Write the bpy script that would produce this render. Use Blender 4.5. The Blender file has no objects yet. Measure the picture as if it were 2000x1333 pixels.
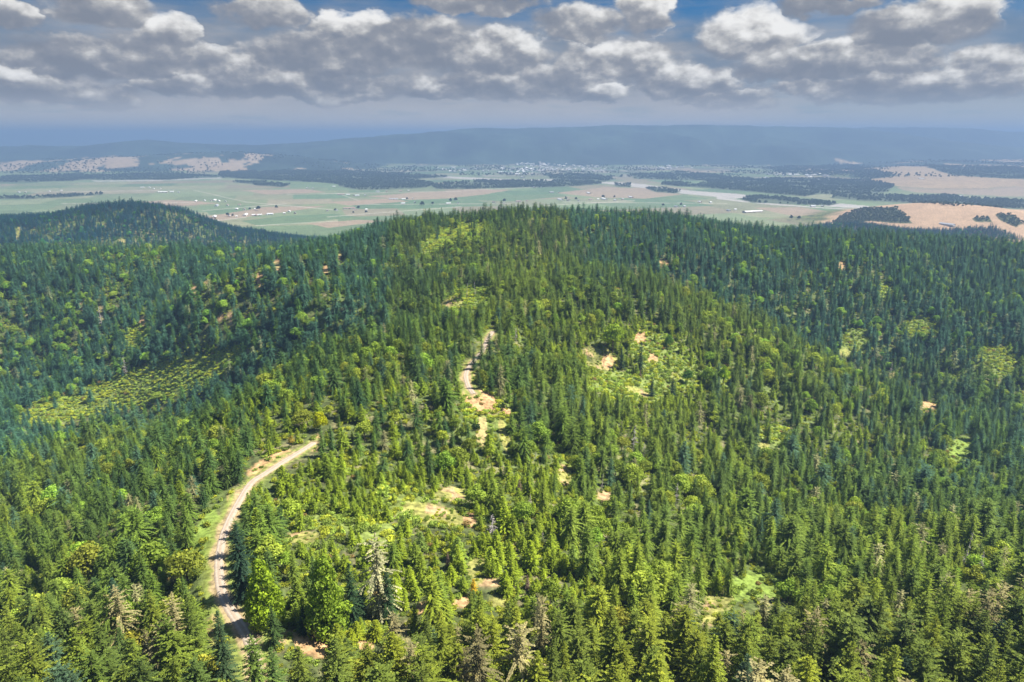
import bpy, math, random
import numpy as np
from math import radians, sin, cos, pi, sqrt, atan2, asin

# ------------------------------------------------------------------ camera, light, exposure
S = bpy.context.scene
COL = S.collection
CAM_Z = 360.0                      # the valley floor is z = 0
PITCH = 16.76
FOC = 1333.0                       # focal length in photo pixels (photo 2000 x 1333)
cam_d = bpy.data.cameras.new("camera")
cam_d.sensor_width = 36.0
cam_d.lens = 36.0 * FOC / 2000.0
cam_d.clip_start = 1.0
cam_d.clip_end = 90000.0
cam = bpy.data.objects.new("camera", cam_d)
COL.objects.link(cam)
cam.location = (0, 0, CAM_Z)
cam.rotation_euler = (radians(90 - PITCH), 0, 0)
S.camera = cam

SUN_EL, SUN_AZ = 55.0, 84.0       # azimuth from the view direction (+Y) towards +X
SUN_STRENGTH = 5.0
SKY_STRENGTH = 0.06
EXPOSURE = 1.3
HAZE_DENSITY = 1.35e-4
S.view_settings.view_transform = 'Standard'
S.view_settings.look = 'None'
S.view_settings.gamma = 1.0
S.view_settings.exposure = EXPOSURE
cy = S.cycles
cy.max_bounces = 5
cy.diffuse_bounces = 2
cy.glossy_bounces = 1
cy.transmission_bounces = 2
cy.volume_bounces = 1
cy.transparent_max_bounces = 4
cy.caustics_reflective = False
cy.caustics_refractive = False
cy.use_denoising = True
cy.denoiser = 'OPENIMAGEDENOISE'
cy.denoising_input_passes = 'RGB_ALBEDO_NORMAL'

sun_d = bpy.data.lights.new("sun", 'SUN')
sun_d.energy = SUN_STRENGTH
sun_d.angle = radians(0.5)
sun_d.color = (1.0, 0.95, 0.86)
sun = bpy.data.objects.new("sun", sun_d)
COL.objects.link(sun)
sun.location = (800, -300, 1500)
sun.rotation_euler = (radians(90 - SUN_EL), 0, radians(180 - SUN_AZ))


# ------------------------------------------------------------------ pixel <-> world helpers
_p = radians(PITCH)
FW = np.array([0, cos(_p), -sin(_p)])
UP = np.array([0, sin(_p), cos(_p)])


def ray(px, py):
    px = np.asarray(px, float); py = np.asarray(py, float)
    a = (px - 1000.0) / FOC
    b = (666.5 - py) / FOC
    return np.stack([a, FW[1] + b * UP[1] + 0 * a, FW[2] + b * UP[2] + 0 * a], -1)


def project(x, y, z):
    dz = z - CAM_Z
    w = np.maximum(y * FW[1] + dz * FW[2], 1e-3)
    return 1000 + FOC * x / w, 666.5 - FOC * (y * UP[1] + dz * UP[2]) / w


def azel(px, py):
    d = ray(px, py)
    d = d / np.linalg.norm(d)
    return atan2(d[0], d[1]), asin(d[2])


# ------------------------------------------------------------------ numpy noise
def _lat(seed):
    return np.random.RandomState(seed).rand(256, 256)


_LATS = [_lat(s) for s in range(12)]


def vnoise(x, y, seed=0):
    xi = np.floor(x).astype(np.int64); yi = np.floor(y).astype(np.int64)
    fx = x - xi; fy = y - yi
    fx = fx * fx * fx * (fx * (fx * 6 - 15) + 10)
    fy = fy * fy * fy * (fy * (fy * 6 - 15) + 10)
    L = _LATS[seed % 12]
    a = L[xi & 255, yi & 255]; b = L[(xi + 1) & 255, yi & 255]
    c = L[xi & 255, (yi + 1) & 255]; d = L[(xi + 1) & 255, (yi + 1) & 255]
    return (a * (1 - fx) + b * fx) * (1 - fy) + (c * (1 - fx) + d * fx) * fy


def fbm(x, y, wl, octs=4, seed=0, gain=0.5):
    s = 0.0; a = 1.0; tot = 0.0; f = 1.0 / wl
    for o in range(octs):
        s = s + a * vnoise(x * f + 17.3 * o + 101.7, y * f - 9.1 * o + 57.1, seed + o)
        tot += a; a *= gain; f *= 2.03
    return s / tot


def sstep(a, b, x):
    t = np.clip((x - a) / (b - a), 0, 1)
    return t * t * (3 - 2 * t)


# ------------------------------------------------------------------ world: sky with clouds
W = bpy.data.worlds.new("World")
S.world = W
W.use_nodes = True
wn = W.node_tree.nodes
wl_ = W.node_tree.links
wn.clear()


class NB:
    """tiny node builder"""
    def __init__(self, tree):
        self.t = tree

    def node(self, typ, **kw):
        n = self.t.nodes.new(typ)
        for k, v in kw.items():
            setattr(n, k, v)
        return n

    def link(self, a, b):
        self.t.links.new(a, b)

    def _in(self, sock, v):
        if isinstance(v, bpy.types.NodeSocket):
            self.link(v, sock)
        else:
            sock.default_value = v

    def m(self, op, a, b=0.0, c=None, clamp=False):
        n = self.node('ShaderNodeMath', operation=op, use_clamp=clamp)
        self._in(n.inputs[0], a); self._in(n.inputs[1], b)
        if c is not None:
            self._in(n.inputs[2], c)
        return n.outputs[0]

    def v(self, op, a, b=(0, 0, 0), out=0):
        n = self.node('ShaderNodeVectorMath', operation=op)
        self._in(n.inputs[0], a)
        if op == 'SCALE':
            self._in(n.inputs['Scale'], b)
        else:
            self._in(n.inputs[1], b)
        return n.outputs['Value'] if op in ('DOT_PRODUCT', 'LENGTH', 'DISTANCE') else n.outputs[0]

    def comb(self, x, y, z):
        n = self.node('ShaderNodeCombineXYZ')
        for i, q in enumerate((x, y, z)):
            self._in(n.inputs[i], q)
        return n.outputs[0]

    def sep(self, v):
        n = self.node('ShaderNodeSeparateXYZ')
        self._in(n.inputs[0], v)
        return n.outputs

    def noise(self, vec, scale, detail=4.0, rough=0.5, dist=0.0, out='Fac'):
        n = self.node('ShaderNodeTexNoise')
        self._in(n.inputs['Vector'], vec)
        n.inputs['Scale'].default_value = scale
        n.inputs['Detail'].default_value = detail
        n.inputs['Roughness'].default_value = rough
        n.inputs['Distortion'].default_value = dist
        return n.outputs[out]

    def ss(self, x, a, b, lo=0.0, hi=1.0):
        n = self.node('ShaderNodeMapRange', interpolation_type='SMOOTHSTEP')
        self._in(n.inputs[0], x)
        n.inputs[1].default_value = a; n.inputs[2].default_value = b
        n.inputs[3].default_value = lo; n.inputs[4].default_value = hi
        return n.outputs[0]

    def mix(self, f, a, b, blend='MIX'):
        n = self.node('ShaderNodeMix', data_type='RGBA', blend_type=blend)
        self._in(n.inputs[0], f)
        for k, q in ((6, a), (7, b)):
            if isinstance(q, (tuple, list)) and len(q) == 3:
                q = (*q, 1.0)
            self._in(n.inputs[k], q)
        return n.outputs[2]


N = NB(W.node_tree)
tc = N.node('ShaderNodeTexCoord')
dx, dy, dz = N.sep(tc.outputs['Generated'])
az = N.m('ARCTAN2', dx, dy)
el = N.m('ARCSINE', dz)
P0 = N.comb(az, el, 0.0)
# irregular outlines: bend the coordinates a little, finer towards the horizon
warp = N.noise(N.v('MULTIPLY', P0, (1, 1.7, 1)), 22.0, 5.0, 0.55, out='Color')
warp = N.v('SUBTRACT', warp, (0.5, 0.5, 0.5))
P1 = N.v('ADD', P0, N.v('MULTIPLY', warp, (0.075, 0.038, 0.0)))
billow = N.noise(N.v('MULTIPLY', P0, (1, 1.5, 1)), 17.0, 5.0, 0.52)
# relief: the same noise a step towards the sun tells which side of a billow faces it
billow2 = N.noise(N.v('MULTIPLY', N.v('ADD', P0, (0.005, 0.010, 0)), (1, 1.5, 1)), 17.0, 5.0, 0.52)
relief = N.m('SUBTRACT', billow, billow2)

CLOUDS0 = [  # photo px centre, radii, whiteness
    (1470, 72, 125, 66, 1.0), (1255, 28, 72, 50, 0.95), (1140, 45, 105, 45, 0.62), (975, 105, 120, 58, 0.72),
    (690, 52, 95, 36, 0.95), (520, 26, 92, 44, 0.66), (335, 62, 85, 50, 0.9), (205, 18, 130, 42, 0.55),
    (800, 88, 170, 62, 0.35), (430, 130, 110, 48, 0.62), (1210, 122, 145, 50, 0.72), (1560, 128, 150, 42, 0.5),
    (1745, 58, 110, 52, 0.5), (1860, 38, 105, 60, 0.72), (1700, 112, 180, 46, 0.5), (1930, 125, 110, 48, 0.55),
    (50, 150, 95, 30, 0.72), (130, 118, 150, 52, 0.28), (620, 112, 190, 52, 0.36), (930, 8, 140, 26, 0.25),
    (1330, 158, 140, 36, 0.62), (1180, 182, 70, 22, 0.75), (1580, 165, 90, 24, 0.6), (1410, 190, 120, 24, 0.5), (870, 175, 90, 24, 0.55), (1700, 185, 110, 24, 0.55), (350, 165, 110, 30, 0.45), (640, 185, 120, 22, 0.5), (1010, 160, 230, 44, 0.46), (1620, 8, 120, 22, 0.35), (260, 112, 160, 52, 0.33),
    (30, 36, 75, 28, 0.55), (560, 165, 260, 40, 0.3), (1780, 165, 280, 46, 0.42), (120, 185, 200, 30, 0.34),
]
CLOUDS = [(a, b_ + 4, c * 1.06, d * 1.18, w) for a, b_, c, d, w in CLOUDS0]
M_ = 0.0
S_ = 0.0
for (cx, cy_, rx, ry, wb) in CLOUDS:
    a0, e0 = azel(cx, cy_)
    a1, _ = azel(cx + rx, cy_)
    _, e1 = azel(cx, cy_ - ry)
    ra, re = abs(a1 - a0), abs(e1 - e0)
    q = N.v('MULTIPLY', N.v('SUBTRACT', P1, (a0, e0, 0)), (1 / ra, 1 / re, 0))
    qx, qy, _z = N.sep(q)
    qy = N.m('MINIMUM', N.m('MAXIMUM', qy, -1.0), 1.0)
    qlow = N.m('MINIMUM', qy, 0.0)                       # flatter undersides
    r2 = N.m('ADD', N.v('DOT_PRODUCT', q, q), N.m('MULTIPLY', N.m('MULTIPLY', qlow, qlow), 0.9))
    mi = N.m('SUBTRACT', 1.0, r2, clamp=True)
    si = N.m('MULTIPLY', N.m('ADD', N.m('MULTIPLY', qx, 0.22), N.m('MULTIPLY_ADD', qy, 0.85, 0.56)), wb)
    if isinstance(M_, float):
        M_, S_ = mi, si
    else:
        g = N.ss(N.m('SUBTRACT', mi, M_), -0.25, 0.25)
        S_ = N.m('ADD', N.m('MULTIPLY', S_, N.m('SUBTRACT', 1.0, g)), N.m('MULTIPLY', si, g))
        M_ = N.m('MAXIMUM', M_, mi)
# overhead: broken cloud over the rest of the dome
far_n = N.noise(N.v('MULTIPLY', tc.outputs['Generated'], (1, 1, 2.2)), 3.2, 5.0, 0.55)
M_hi = N.m('MULTIPLY', N.ss(far_n, 0.56, 0.74), N.ss(el, 0.17, 0.26))
M_ = N.m('MAXIMUM', M_, M_hi)
dens = N.m('ADD', N.m('MULTIPLY', M_, 1.12), N.m('MULTIPLY', N.m('SUBTRACT', billow, 0.5), 1.3))
alpha = N.ss(dens, 0.0, 0.62)
lum = N.m('ADD', N.m('ADD', S_, N.m('MULTIPLY', relief, 2.4)), N.m('MULTIPLY', N.m('SUBTRACT', billow, 0.5), 0.35))
edge = N.ss(dens, 0.25, 1.2, 0.05, -0.02)                # thin rims glow, thick cores are grey
lum = N.m('MULTIPLY', N.m('ADD', lum, edge), N.ss(M_, 0.02, 0.40, 0.35, 1.0))
ramp = N.node('ShaderNodeValToRGB')
cr = ramp.color_ramp
cr.elements[0].position = 0.0; cr.elements[0].color = (0.095, 0.104, 0.124, 1)
cr.elements[1].position = 1.0; cr.elements[1].color = (0.385, 0.38, 0.37, 1)
for pos, c in ((0.3, (0.125, 0.130, 0.144, 1)), (0.55, (0.205, 0.204, 0.203, 1)), (0.78, (0.315, 0.31, 0.30, 1))):
    e = cr.elements.new(pos); e.color = c
N.link(lum, ramp.inputs[0])
# behind the cumulus: thin grey sheet with streaks, thicker towards the horizon
streak = N.noise(N.v('MULTIPLY', P0, (1, 7.0, 1)), 7.0, 5.0, 0.6)
sheet = N.m('ADD', N.ss(el, 0.185, 0.10), N.m('MULTIPLY', N.m('SUBTRACT', streak, 0.45), 1.7), clamp=True)
sheet = N.m('MULTIPLY', sheet, N.ss(el, 0.40, 0.15, 0.25, 1.0))
sheet = N.m('MULTIPLY', sheet, N.ss(az, 0.45, 0.25, 0.8, 1.0))
soft = N.noise(N.v('MULTIPLY', P0, (1, 3.0, 1)), 9.0, 4.0, 0.5)
sheet_c = N.mix(N.ss(soft, 0.35, 0.65), (0.085, 0.108, 0.142), (0.155, 0.160, 0.172))
# milky band near the horizon
low = N.ss(el, 0.095, 0.01)
sheet_c = N.mix(N.m('MULTIPLY', low, 0.9), sheet_c, (0.235, 0.228, 0.225))

sky = N.node('ShaderNodeTexSky', sky_type='NISHITA')
sky.sun_disc = False
sky.sun_elevation = radians(SUN_EL)
sky.sun_rotation = radians(SUN_AZ)
sky.altitude = 500
sky.air_density = 1.0
sky.dust_density = 0.4
sky.ozone_density = 2.5
bg_sky = N.node('ShaderNodeBackground')
skc = N.mix(1.0, sky.outputs[0], N.mix(N.ss(el, 0.5, 0.2), (1, 1, 1), (0.07, 0.28, 0.46)), 'MULTIPLY')
N.link(skc, bg_sky.inputs['Color'])
bg_sky.inputs['Strength'].default_value = SKY_STRENGTH
bg_sheet = N.node('ShaderNodeBackground')
N.link(sheet_c, bg_sheet.inputs['Color'])
bg_cloud = N.node('ShaderNodeBackground')
N.link(ramp.outputs[0], bg_cloud.inputs['Color'])
mx1 = N.node('ShaderNodeMixShader')
N.link(sheet, mx1.inputs[0]); N.link(bg_sky.outputs[0], mx1.inputs[1]); N.link(bg_sheet.outputs[0], mx1.inputs[2])
mx2 = N.node('ShaderNodeMixShader')
alpha = N.m('MULTIPLY', alpha, N.ss(el, 0.012, 0.06, 0.0, 1.0))
N.link(alpha, mx2.inputs[0]); N.link(mx1.outputs[0], mx2.inputs[1]); N.link(bg_cloud.outputs[0], mx2.inputs[2])
wo = N.node('ShaderNodeOutputWorld')
N.link(mx2.outputs[0], wo.inputs['Surface'])

# ------------------------------------------------------------------ terrain shape
# (photo px, photo py of bare ground, metres below the camera)
CP = [
    # crest with the road
    (490, 1260, 140), (430, 1100, 148), (440, 1000, 150), (490, 940, 150), (560, 900, 150), (620, 865, 150),
    (700, 800, 148), (800, 755, 147), (915, 735, 148), (935, 690, 149), (955, 655, 147), (970, 600, 146),
    (1000, 540, 144), (1010, 480, 140), (1000, 436, 134), (900, 438, 137), (1100, 436, 138),
    # right skyline
    (1200, 426, 140), (1300, 433, 148), (1400, 446, 158), (1500, 458, 168), (1600, 468, 180), (1700, 472, 184),
    (1800, 478, 190), (1900, 478, 191), (2000, 481, 195), (2200, 490, 205),
    # right hill face
    (1900, 650, 255), (1700, 600, 235), (1500, 550, 200), (1300, 500, 170), (1900, 560, 225), (1700, 530, 205),
    (2100, 700, 270),
    # near right slope
    (1300, 565, 172), (1500, 645, 205), (1650, 725, 235), (1950, 950, 275), (1700, 900, 250), (1400, 850, 220),
    (1200, 800, 185), (1100, 700, 166), (1250, 680, 182), (1200, 600, 160), (1400, 700, 200), (1200, 950, 195),
    (1000, 900, 170), (950, 800, 157), (1000, 1050, 168), (1300, 1100, 185), (1500, 1150, 188), (1700, 1120, 184),
    (1900, 1120, 184), (2100, 1120, 186), (1000, 1250, 150), (1500, 1300, 162), (2000, 1300, 165), (700, 1150, 152),
    (700, 1000, 158), (800, 900, 160), (1850, 800, 270), (2150, 950, 290),
    # left slope, bowl and left ridge
    (0, 1300, 195), (200, 1200, 175), (0, 1000, 245), (200, 1000, 205), (0, 870, 285), (200, 850, 245),
    (400, 850, 195), (300, 740, 270), (150, 790, 297), (430, 700, 236), (0, 700, 292), (0, 600, 235), (0, 523, 192), (200, 530, 192),
    (200, 620, 240), (200, 720, 286), (400, 600, 196), (450, 512, 182), (600, 486, 166),
    (600, 600, 170), (600, 700, 175), (750, 446, 147), (750, 550, 158), (-250, 1000, 290), (-250, 700, 290),
    (-250, 530, 200), (-300, 1300, 240),
    # far blue hill on the left
    (-200, 440, 240), (0, 425, 227), (100, 423, 225), (150, 412, 211), (220, 404, 198), (270, 409, 204), (320, 405, 198),
    (380, 428, 232), (430, 460, 280), (520, 490, 325), (200, 490, 268), (0, 500, 280), (350, 490, 285),
    (620, 486, 330),
]
XYP = [  # x, y, metres below the camera, for ground the photo does not show
    (0, 40, 138), (350, 40, 150), (-350, 40, 190), (0, -250, 140), (500, -250, 170), (-500, -250, 230),
    (330, 840, 258), (430, 780, 288), (200, 900, 212), (560, 700, 312), (700, 640, 322), (900, 700, 325), (-330, 610, 298), (-200, 590, 258), (-460, 640, 326), (-1000, 1330, 265), (-500, 1330, 245), (-200, 1380, 225), (1200, 1520, 260), (900, 1480, 245), (1500, 1500, 250),
    (0, 1500, 220), (300, 1700, 270), (-300, 1500, 280), (700, 1650, 300), (1100, 1650, 310), (-900, 1400, 300),
    (-500, 1500, 310), (0, 2000, 345), (400, 1950, 232), (560, 1950, 240), (720, 2000, 290), (1200, 2100, 350),
    (-1000, 2500, 360), (-500, 2500, 362), (500, 2500, 365), (1000, 2600, 370), (1600, 2000, 350), (0, 2700, 372),
    (-1600, 1500, 280), (-1700, 2400, 350), (1700, 1200, 200), (1500, 600, 300), (1400, 100, 200), (-1300, 300, 330),
    (-1300, 900, 280), (-1500, -200, 320), (1500, -200, 240), (1900, 1700, 330), (-2300, 1900, 310),
]
_cp = np.array(CP, float)
_r = ray(_cp[:, 0], _cp[:, 1])
_t = _cp[:, 2] / -_r[:, 2]
_xy = np.concatenate([np.stack([_r[:, 0] * _t, _r[:, 1] * _t], 1), np.array(XYP, float)[:, :2]])
_zz = np.concatenate([_cp[:, 2], np.array(XYP, float)[:, 2]])
RC = 45.0


def _phi(d2):
    return np.sqrt(d2 + RC * RC)


_n = len(_xy)
_A = np.zeros((_n + 3, _n + 3))
_A[:_n, :_n] = _phi(((_xy[:, None] - _xy[None]) ** 2).sum(-1)) - np.eye(_n) * 4.0
_A[:_n, _n] = 1; _A[:_n, _n + 1] = _xy[:, 0] / 1000; _A[:_n, _n + 2] = _xy[:, 1] / 1000
_A[_n:, :_n] = _A[:_n, _n:].T
_w = np.linalg.solve(_A, np.concatenate([_zz, [0, 0, 0]]))


def near_z(x, y):
    """hills in front, above the valley floor"""
    out = np.empty(x.shape)
    xf = x.ravel(); yf = y.ravel(); of = out.ravel()
    for i in range(0, xf.size, 40000):
        a = xf[i:i + 40000]; b = yf[i:i + 40000]
        ph = _phi((a[:, None] - _xy[None, :, 0]) ** 2 + (b[:, None] - _xy[None, :, 1]) ** 2)
        of[i:i + 40000] = ph @ _w[:_n] + _w[_n] + _w[_n + 1] * a / 1000 + _w[_n + 2] * b / 1000
    return CAM_Z - of.reshape(x.shape)


def skyline(pts, Y):
    """photo skyline -> (x, z) at forward distance Y"""
    xs, zs = [], []
    for px, py in pts:
        d = ray(px, py)
        xs.append(d[0] / d[1] * Y); zs.append(CAM_Z + d[2] / d[1] * Y)
    return np.array(xs), np.array(zs)


MT = [  # skylines of the far ranges: points, start of slope, crest, end, spur relief
    ([(-700, 300), (0, 288), (60, 285), (150, 287), (230, 279), (290, 273), (345, 279), (400, 282), (500, 284), (560, 281),
      (640, 275), (720, 268), (830, 260), (930, 250), (1000, 252), (1100, 249), (1200, 246), (1400, 244), (1560, 246),
      (1650, 249), (1720, 256), (1800, 268), (1900, 280), (2000, 290), (2700, 300)], 8700, 10600, 14000),
    ([(-700, 310), (0, 318), (100, 313), (200, 309), (300, 306), (400, 300), (470, 299), (540, 303), (620, 312), (700, 322),
      (800, 330), (1000, 345), (2700, 345)], 7000, 8200, 10000),
    ([(-700, 305), (700, 285), (1000, 268), (1500, 254), (1700, 248), (1780, 249), (1880, 251), (2000, 258),
      (2700, 264)], 11600, 12600, 15500),
]
MTI = [(skyline(p, yc), y0, yc, y1) for p, y0, yc, y1 in MT]


def bump(x, y, px, py_, Y, rx, ry, h):
    d = ray(px, py_)
    cx = d[0] / d[1] * Y
    q = ((x - cx) / rx) ** 2 + ((y - Y) / ry) ** 2
    return h * np.exp(-q * 1.2)


def H0(x, y):
    x = np.asarray(x, float); y = np.asarray(y, float)
    z = np.zeros(x.shape)
    nm = (y < 3100) & (np.abs(x) < 3600)
    if nm.any():
        xa, ya = x[nm], y[nm]
        zn = near_z(xa, ya)
        rel = sstep(5, 60, zn)
        zn = zn + rel * ((fbm(xa, ya, 170, 3, 1) - 0.5) * 26 + (fbm(xa, ya, 45, 2, 5) - 0.5) * 5)
        zn = zn * (1 - sstep(2300, 3000, ya))
        k = 10.0
        z[nm] = np.log1p(np.exp(np.clip(zn / k, -30, 60))) * k * (zn > -40)
    # golden knoll and its neighbours on the right
    g = (y > 1900) & (y < 4200)
    if g.any():
        xa, ya = x[g], y[g]
        zz = bump(xa, ya, 1805, 410, 2880, 330, 420, 74) + bump(xa, ya, 1990, 430, 2700, 260, 330, 40) \
            + bump(xa, ya, 1660, 446, 2450, 260, 210, 46) + bump(xa, ya, 2150, 430, 2900, 380, 400, 60)
        z[g] = np.maximum(z[g], 0) + zz
    # bench of golden fields, right middle distance
    f = (y > 4000) & (y < 9000)
    if f.any():
        xa, ya = x[f], y[f]
        a = xa / ya
        b = sstep(0.50, 0.60, a + (fbm(xa, ya, 700, 3, 3) - .5) * .12) * sstep(4650, 5300, ya + (fbm(xa, ya, 500, 3, 4) - .5) * 500)
        b2 = sstep(0.36, 0.5, a) * sstep(5600, 6600, ya)
        z[f] += 46 * b + 22 * b2 + (fbm(xa, ya, 600, 3, 7) - .4) * 20 * sstep(6000, 7600, ya)
    for (xs, zs), y0, yc, y1 in MTI:
        mm = (y > y0 - 600) & (y < y1)
        if mm.any():
            xa, ya = x[mm], y[mm]
            # compare along the viewing azimuth so that the range curves round
            top = np.interp(xa / ya * yc, xs, zs)
            sp = fbm(xa, ya, 1500, 4, 2)
            yy = ya + (sp - 0.5) * (yc - y0) * 0.75
            t = sstep(y0, yc, yy) * (1 - 0.55 * sstep(yc, y1, ya))
            rid = (np.abs(fbm(xa, ya, 900, 4, 8) - 0.5) * 2)
            zz = top * t * (1 - 0.42 * (1 - t) * rid * 2) + (fbm(xa, ya, 220, 3, 9) - 0.5) * 34 * t
            z[mm] = np.maximum(z[mm], zz)
    return z


def unproject(pts, Hf):
    """photo px on bare ground -> world points"""
    P = np.array(pts, float)
    d = ray(P[:, 0], P[:, 1])
    ts = np.geomspace(70, 30000, 900)
    X = d[:, 0:1] * ts; Y = d[:, 1:2] * ts; Z = CAM_Z + d[:, 2:3] * ts
    D = Z - Hf(X, Y)
    hit = D < 0
    i = np.argmax(hit, 1)
    i = np.where(hit.any(1), i, len(ts) - 1)
    lo = ts[np.maximum(i - 1, 0)]; hi = ts[i]
    for _ in range(18):
        md = (lo + hi) / 2
        dd = CAM_Z + d[:, 2] * md - Hf(d[:, 0] * md, d[:, 1] * md)
        hi = np.where(dd < 0, md, hi); lo = np.where(dd < 0, lo, md)
    return np.stack([d[:, 0] * hi, d[:, 1] * hi, CAM_Z + d[:, 2] * hi], 1)


def resample(P, step):
    """Catmull-Rom through world points, even spacing"""
    Q = np.vstack([2 * P[0] - P[1], P, 2 * P[-1] - P[-2]])
    out = []
    for i in range(1, len(Q) - 2):
        p0, p1, p2, p3 = Q[i - 1:i + 3]
        for t in np.linspace(0, 1, 24, endpoint=False):
            out.append(0.5 * ((2 * p1) + (-p0 + p2) * t + (2 * p0 - 5 * p1 + 4 * p2 - p3) * t * t + (-p0 + 3 * p1 - 3 * p2 + p3) * t ** 3))
    out.append(P[-1])
    out = np.array(out)
    s = np.concatenate([[0], np.cumsum(np.linalg.norm(np.diff(out[:, :2], axis=0), axis=1))])
    u = np.arange(0, s[-1], step)
    return np.stack([np.interp(u, s, out[:, k]) for k in range(3)], 1)


ROAD_PX = [(505, 1330), (492, 1265), (470, 1225), (443, 1180), (430, 1140), (428, 1095), (437, 1050), (452, 1010), (470, 975),
           (492, 943), (520, 922), (556, 899), (590, 881), (618, 862)]
ROAD2_PX = [(925, 770), (914, 752), (910, 732), (917, 716), (930, 702), (944, 682), (950, 668), (958, 655), (964, 645)]
ROADS = [resample(unproject(p, H0), 3.0) for p in (ROAD_PX, ROAD2_PX)]
for _R in ROADS:                                           # an even grade
    for _ in range(60):
        _R[1:-1, 2] = 0.25 * _R[:-2, 2] + 0.5 * _R[1:-1, 2] + 0.25 * _R[2:, 2]
ROAD_ALL = np.vstack(ROADS)


def road_dist(x, y):
    """distance to the road and its height there"""
    d = np.full(x.shape, 1e6); zr = np.zeros(x.shape)
    near = (np.abs(x) < 420) & (y > 60) & (y < 760)
    xa, ya = x[near], y[near]
    da = np.empty(xa.shape); za = np.empty(xa.shape)
    for i in range(0, xa.size, 60000):
        q = (xa[i:i + 60000, None] - ROAD_ALL[None, :, 0]) ** 2 + (ya[i:i + 60000, None] - ROAD_ALL[None, :, 1]) ** 2
        j = np.argmin(q, 1)
        da[i:i + 60000] = np.sqrt(q[np.arange(len(j)), j]); za[i:i + 60000] = ROAD_ALL[j, 2]
    d[near] = da; zr[near] = za
    return d, zr


def H(x, y):
    x = np.asarray(x, float); y = np.asarray(y, float)
    z = H0(x, y)
    d, zr = road_dist(x, y)
    w = 1 - sstep(3.6, 11.0, d)
    return z * (1 - w) + zr * w


# ------------------------------------------------------------------ clearings and zones, as the photo shows them
# px, py, rx, ry, rotation (deg), kind
CLEAR = [
    (938, 782, 46, 26, 25, 'dirt'), (985, 800, 22, 8, 40, 'dirt'), (955, 800, 50, 30, 20, 'brush'), (942, 845, 12, 36, 0, 'dirt'), (985, 850, 10, 36, -15, 'dry'),
    (914, 728, 16, 22, 0, 'dirt'), (1095, 885, 11, 36, -38, 'brush'),
    (1170, 700, 40, 24, 20, 'dry'), (1187, 706, 13, 16, 0, 'dirt'), (1250, 660, 14, 15, 0, 'dirt'), (1290, 690, 62, 36, 30, 'brush'), (1275, 700, 12, 10, 0, 'dirt'), (1320, 735, 14, 8, 40, 'dry'),
    (1330, 730, 40, 24, 40, 'brush'), (1225, 755, 80, 26, 10, 'brush'), (1245, 765, 30, 8, 20, 'dry'), (1300, 720, 50, 30, 20, 'brush'),
    (850, 1005, 75, 22, 12, 'dry'), (918, 1015, 14, 18, 0, 'dirt'), (800, 990, 60, 25, 20, 'brush'), (880, 965, 40, 16, 0, 'dry'),
    (1480, 1146, 58, 26, -5, 'grass'), (1400, 1178, 36, 20, -15, 'dry'), (1385, 1205, 20, 22, 20, 'dry'),
    (612, 1258, 46, 26, 20, 'dirt'), (560, 1245, 40, 14, -20, 'dry'), (425, 1225, 26, 42, 20, 'dry'), (455, 1165, 16, 40, -10, 'grass'), (480, 1215, 22, 18, 30, 'dry'),
    (400, 1060, 22, 60, 20, 'grass'), (465, 975, 24, 22, -40, 'dirt'), (525, 905, 60, 14, -28, 'dirt'), (615, 868, 12, 20, 20, 'dirt'),
    (832, 1188, 26, 14, -20, 'dirt'), (905, 1175, 26, 12, -10, 'dirt'), (955, 1138, 34, 12, 0, 'dry'), (930, 1105, 16, 26, 20, 'dry'),
    (975, 1175, 22, 12, 0, 'dry'), (715, 1260, 18, 14, 0, 'dirt'), (590, 1050, 40, 14, 0, 'dry'), (650, 1020, 40, 20, 0, 'brush'),
    (740, 1040, 40, 22, 0, 'brush'), (1100, 930, 18, 26, 0, 'dry'), (1180, 970, 20, 12, 0, 'dry'),
    (300, 748, 165, 30, -16, 'brush'), (120, 800, 90, 22, -14, 'brush'), (430, 700, 50, 14, -20, 'brush'),
    (875, 464, 62, 16, -24, 'brush'), (930, 445, 26, 10, 0, 'brush'), (265, 665, 26, 24, -50, 'brush'),
    (456, 496, 8, 10, 0, 'dirt'), (541, 516, 10, 16, 0, 'dirt'), (664, 500, 7, 13, 0, 'dirt'), (636, 527, 6, 9, 0, 'dirt'),
    (508, 545, 9, 16, 0, 'dirt'), (380, 572, 8, 22, 0, 'dirt'), (278, 628, 8, 12, 0, 'dirt'), (505, 505, 10, 6, 0, 'dirt'), (405, 553, 10, 6, 0, 'dirt'),
    (428, 570, 10, 8, 0, 'dirt'), (200, 610, 6, 20, 0, 'dry'), (160, 600, 6, 20, 0, 'dry'), (430, 620, 8, 10, 0, 'dirt'), (450, 618, 6, 14, 0, 'dry'),
    (1296, 513, 12, 9, 0, 'dirt'), (1643, 518, 10, 10, 0, 'dirt'), (1812, 796, 24, 12, 10, 'dirt'), (1878, 788, 12, 8, 0, 'dirt'),
    (1875, 880, 22, 26, 50, 'grass'), (1950, 705, 46, 26, 20, 'brush'), (1670, 670, 30, 26, 20, 'brush'), (1730, 570, 12, 20, -20, 'brush'),
    (1800, 640, 30, 20, 0, 'brush'), (1510, 850, 26, 18, 0, 'brush'), (1415, 735, 12, 20, 0, 'brush'), (885, 590, 25, 14, 0, 'dry'), (920, 580, 40, 20, 0, 'brush'),
    (36, 455, 5, 18, 10, 'dry'), (238, 470, 8, 4, 0, 'dirt'), (205, 440, 5, 6, 0, 'dry'),
    (1650, 690, 14, 10, 0, 'dry'), (1740, 735, 10, 10, 0, 'dry'), (1490, 870, 14, 10, 0, 'dry'),
]
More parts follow.
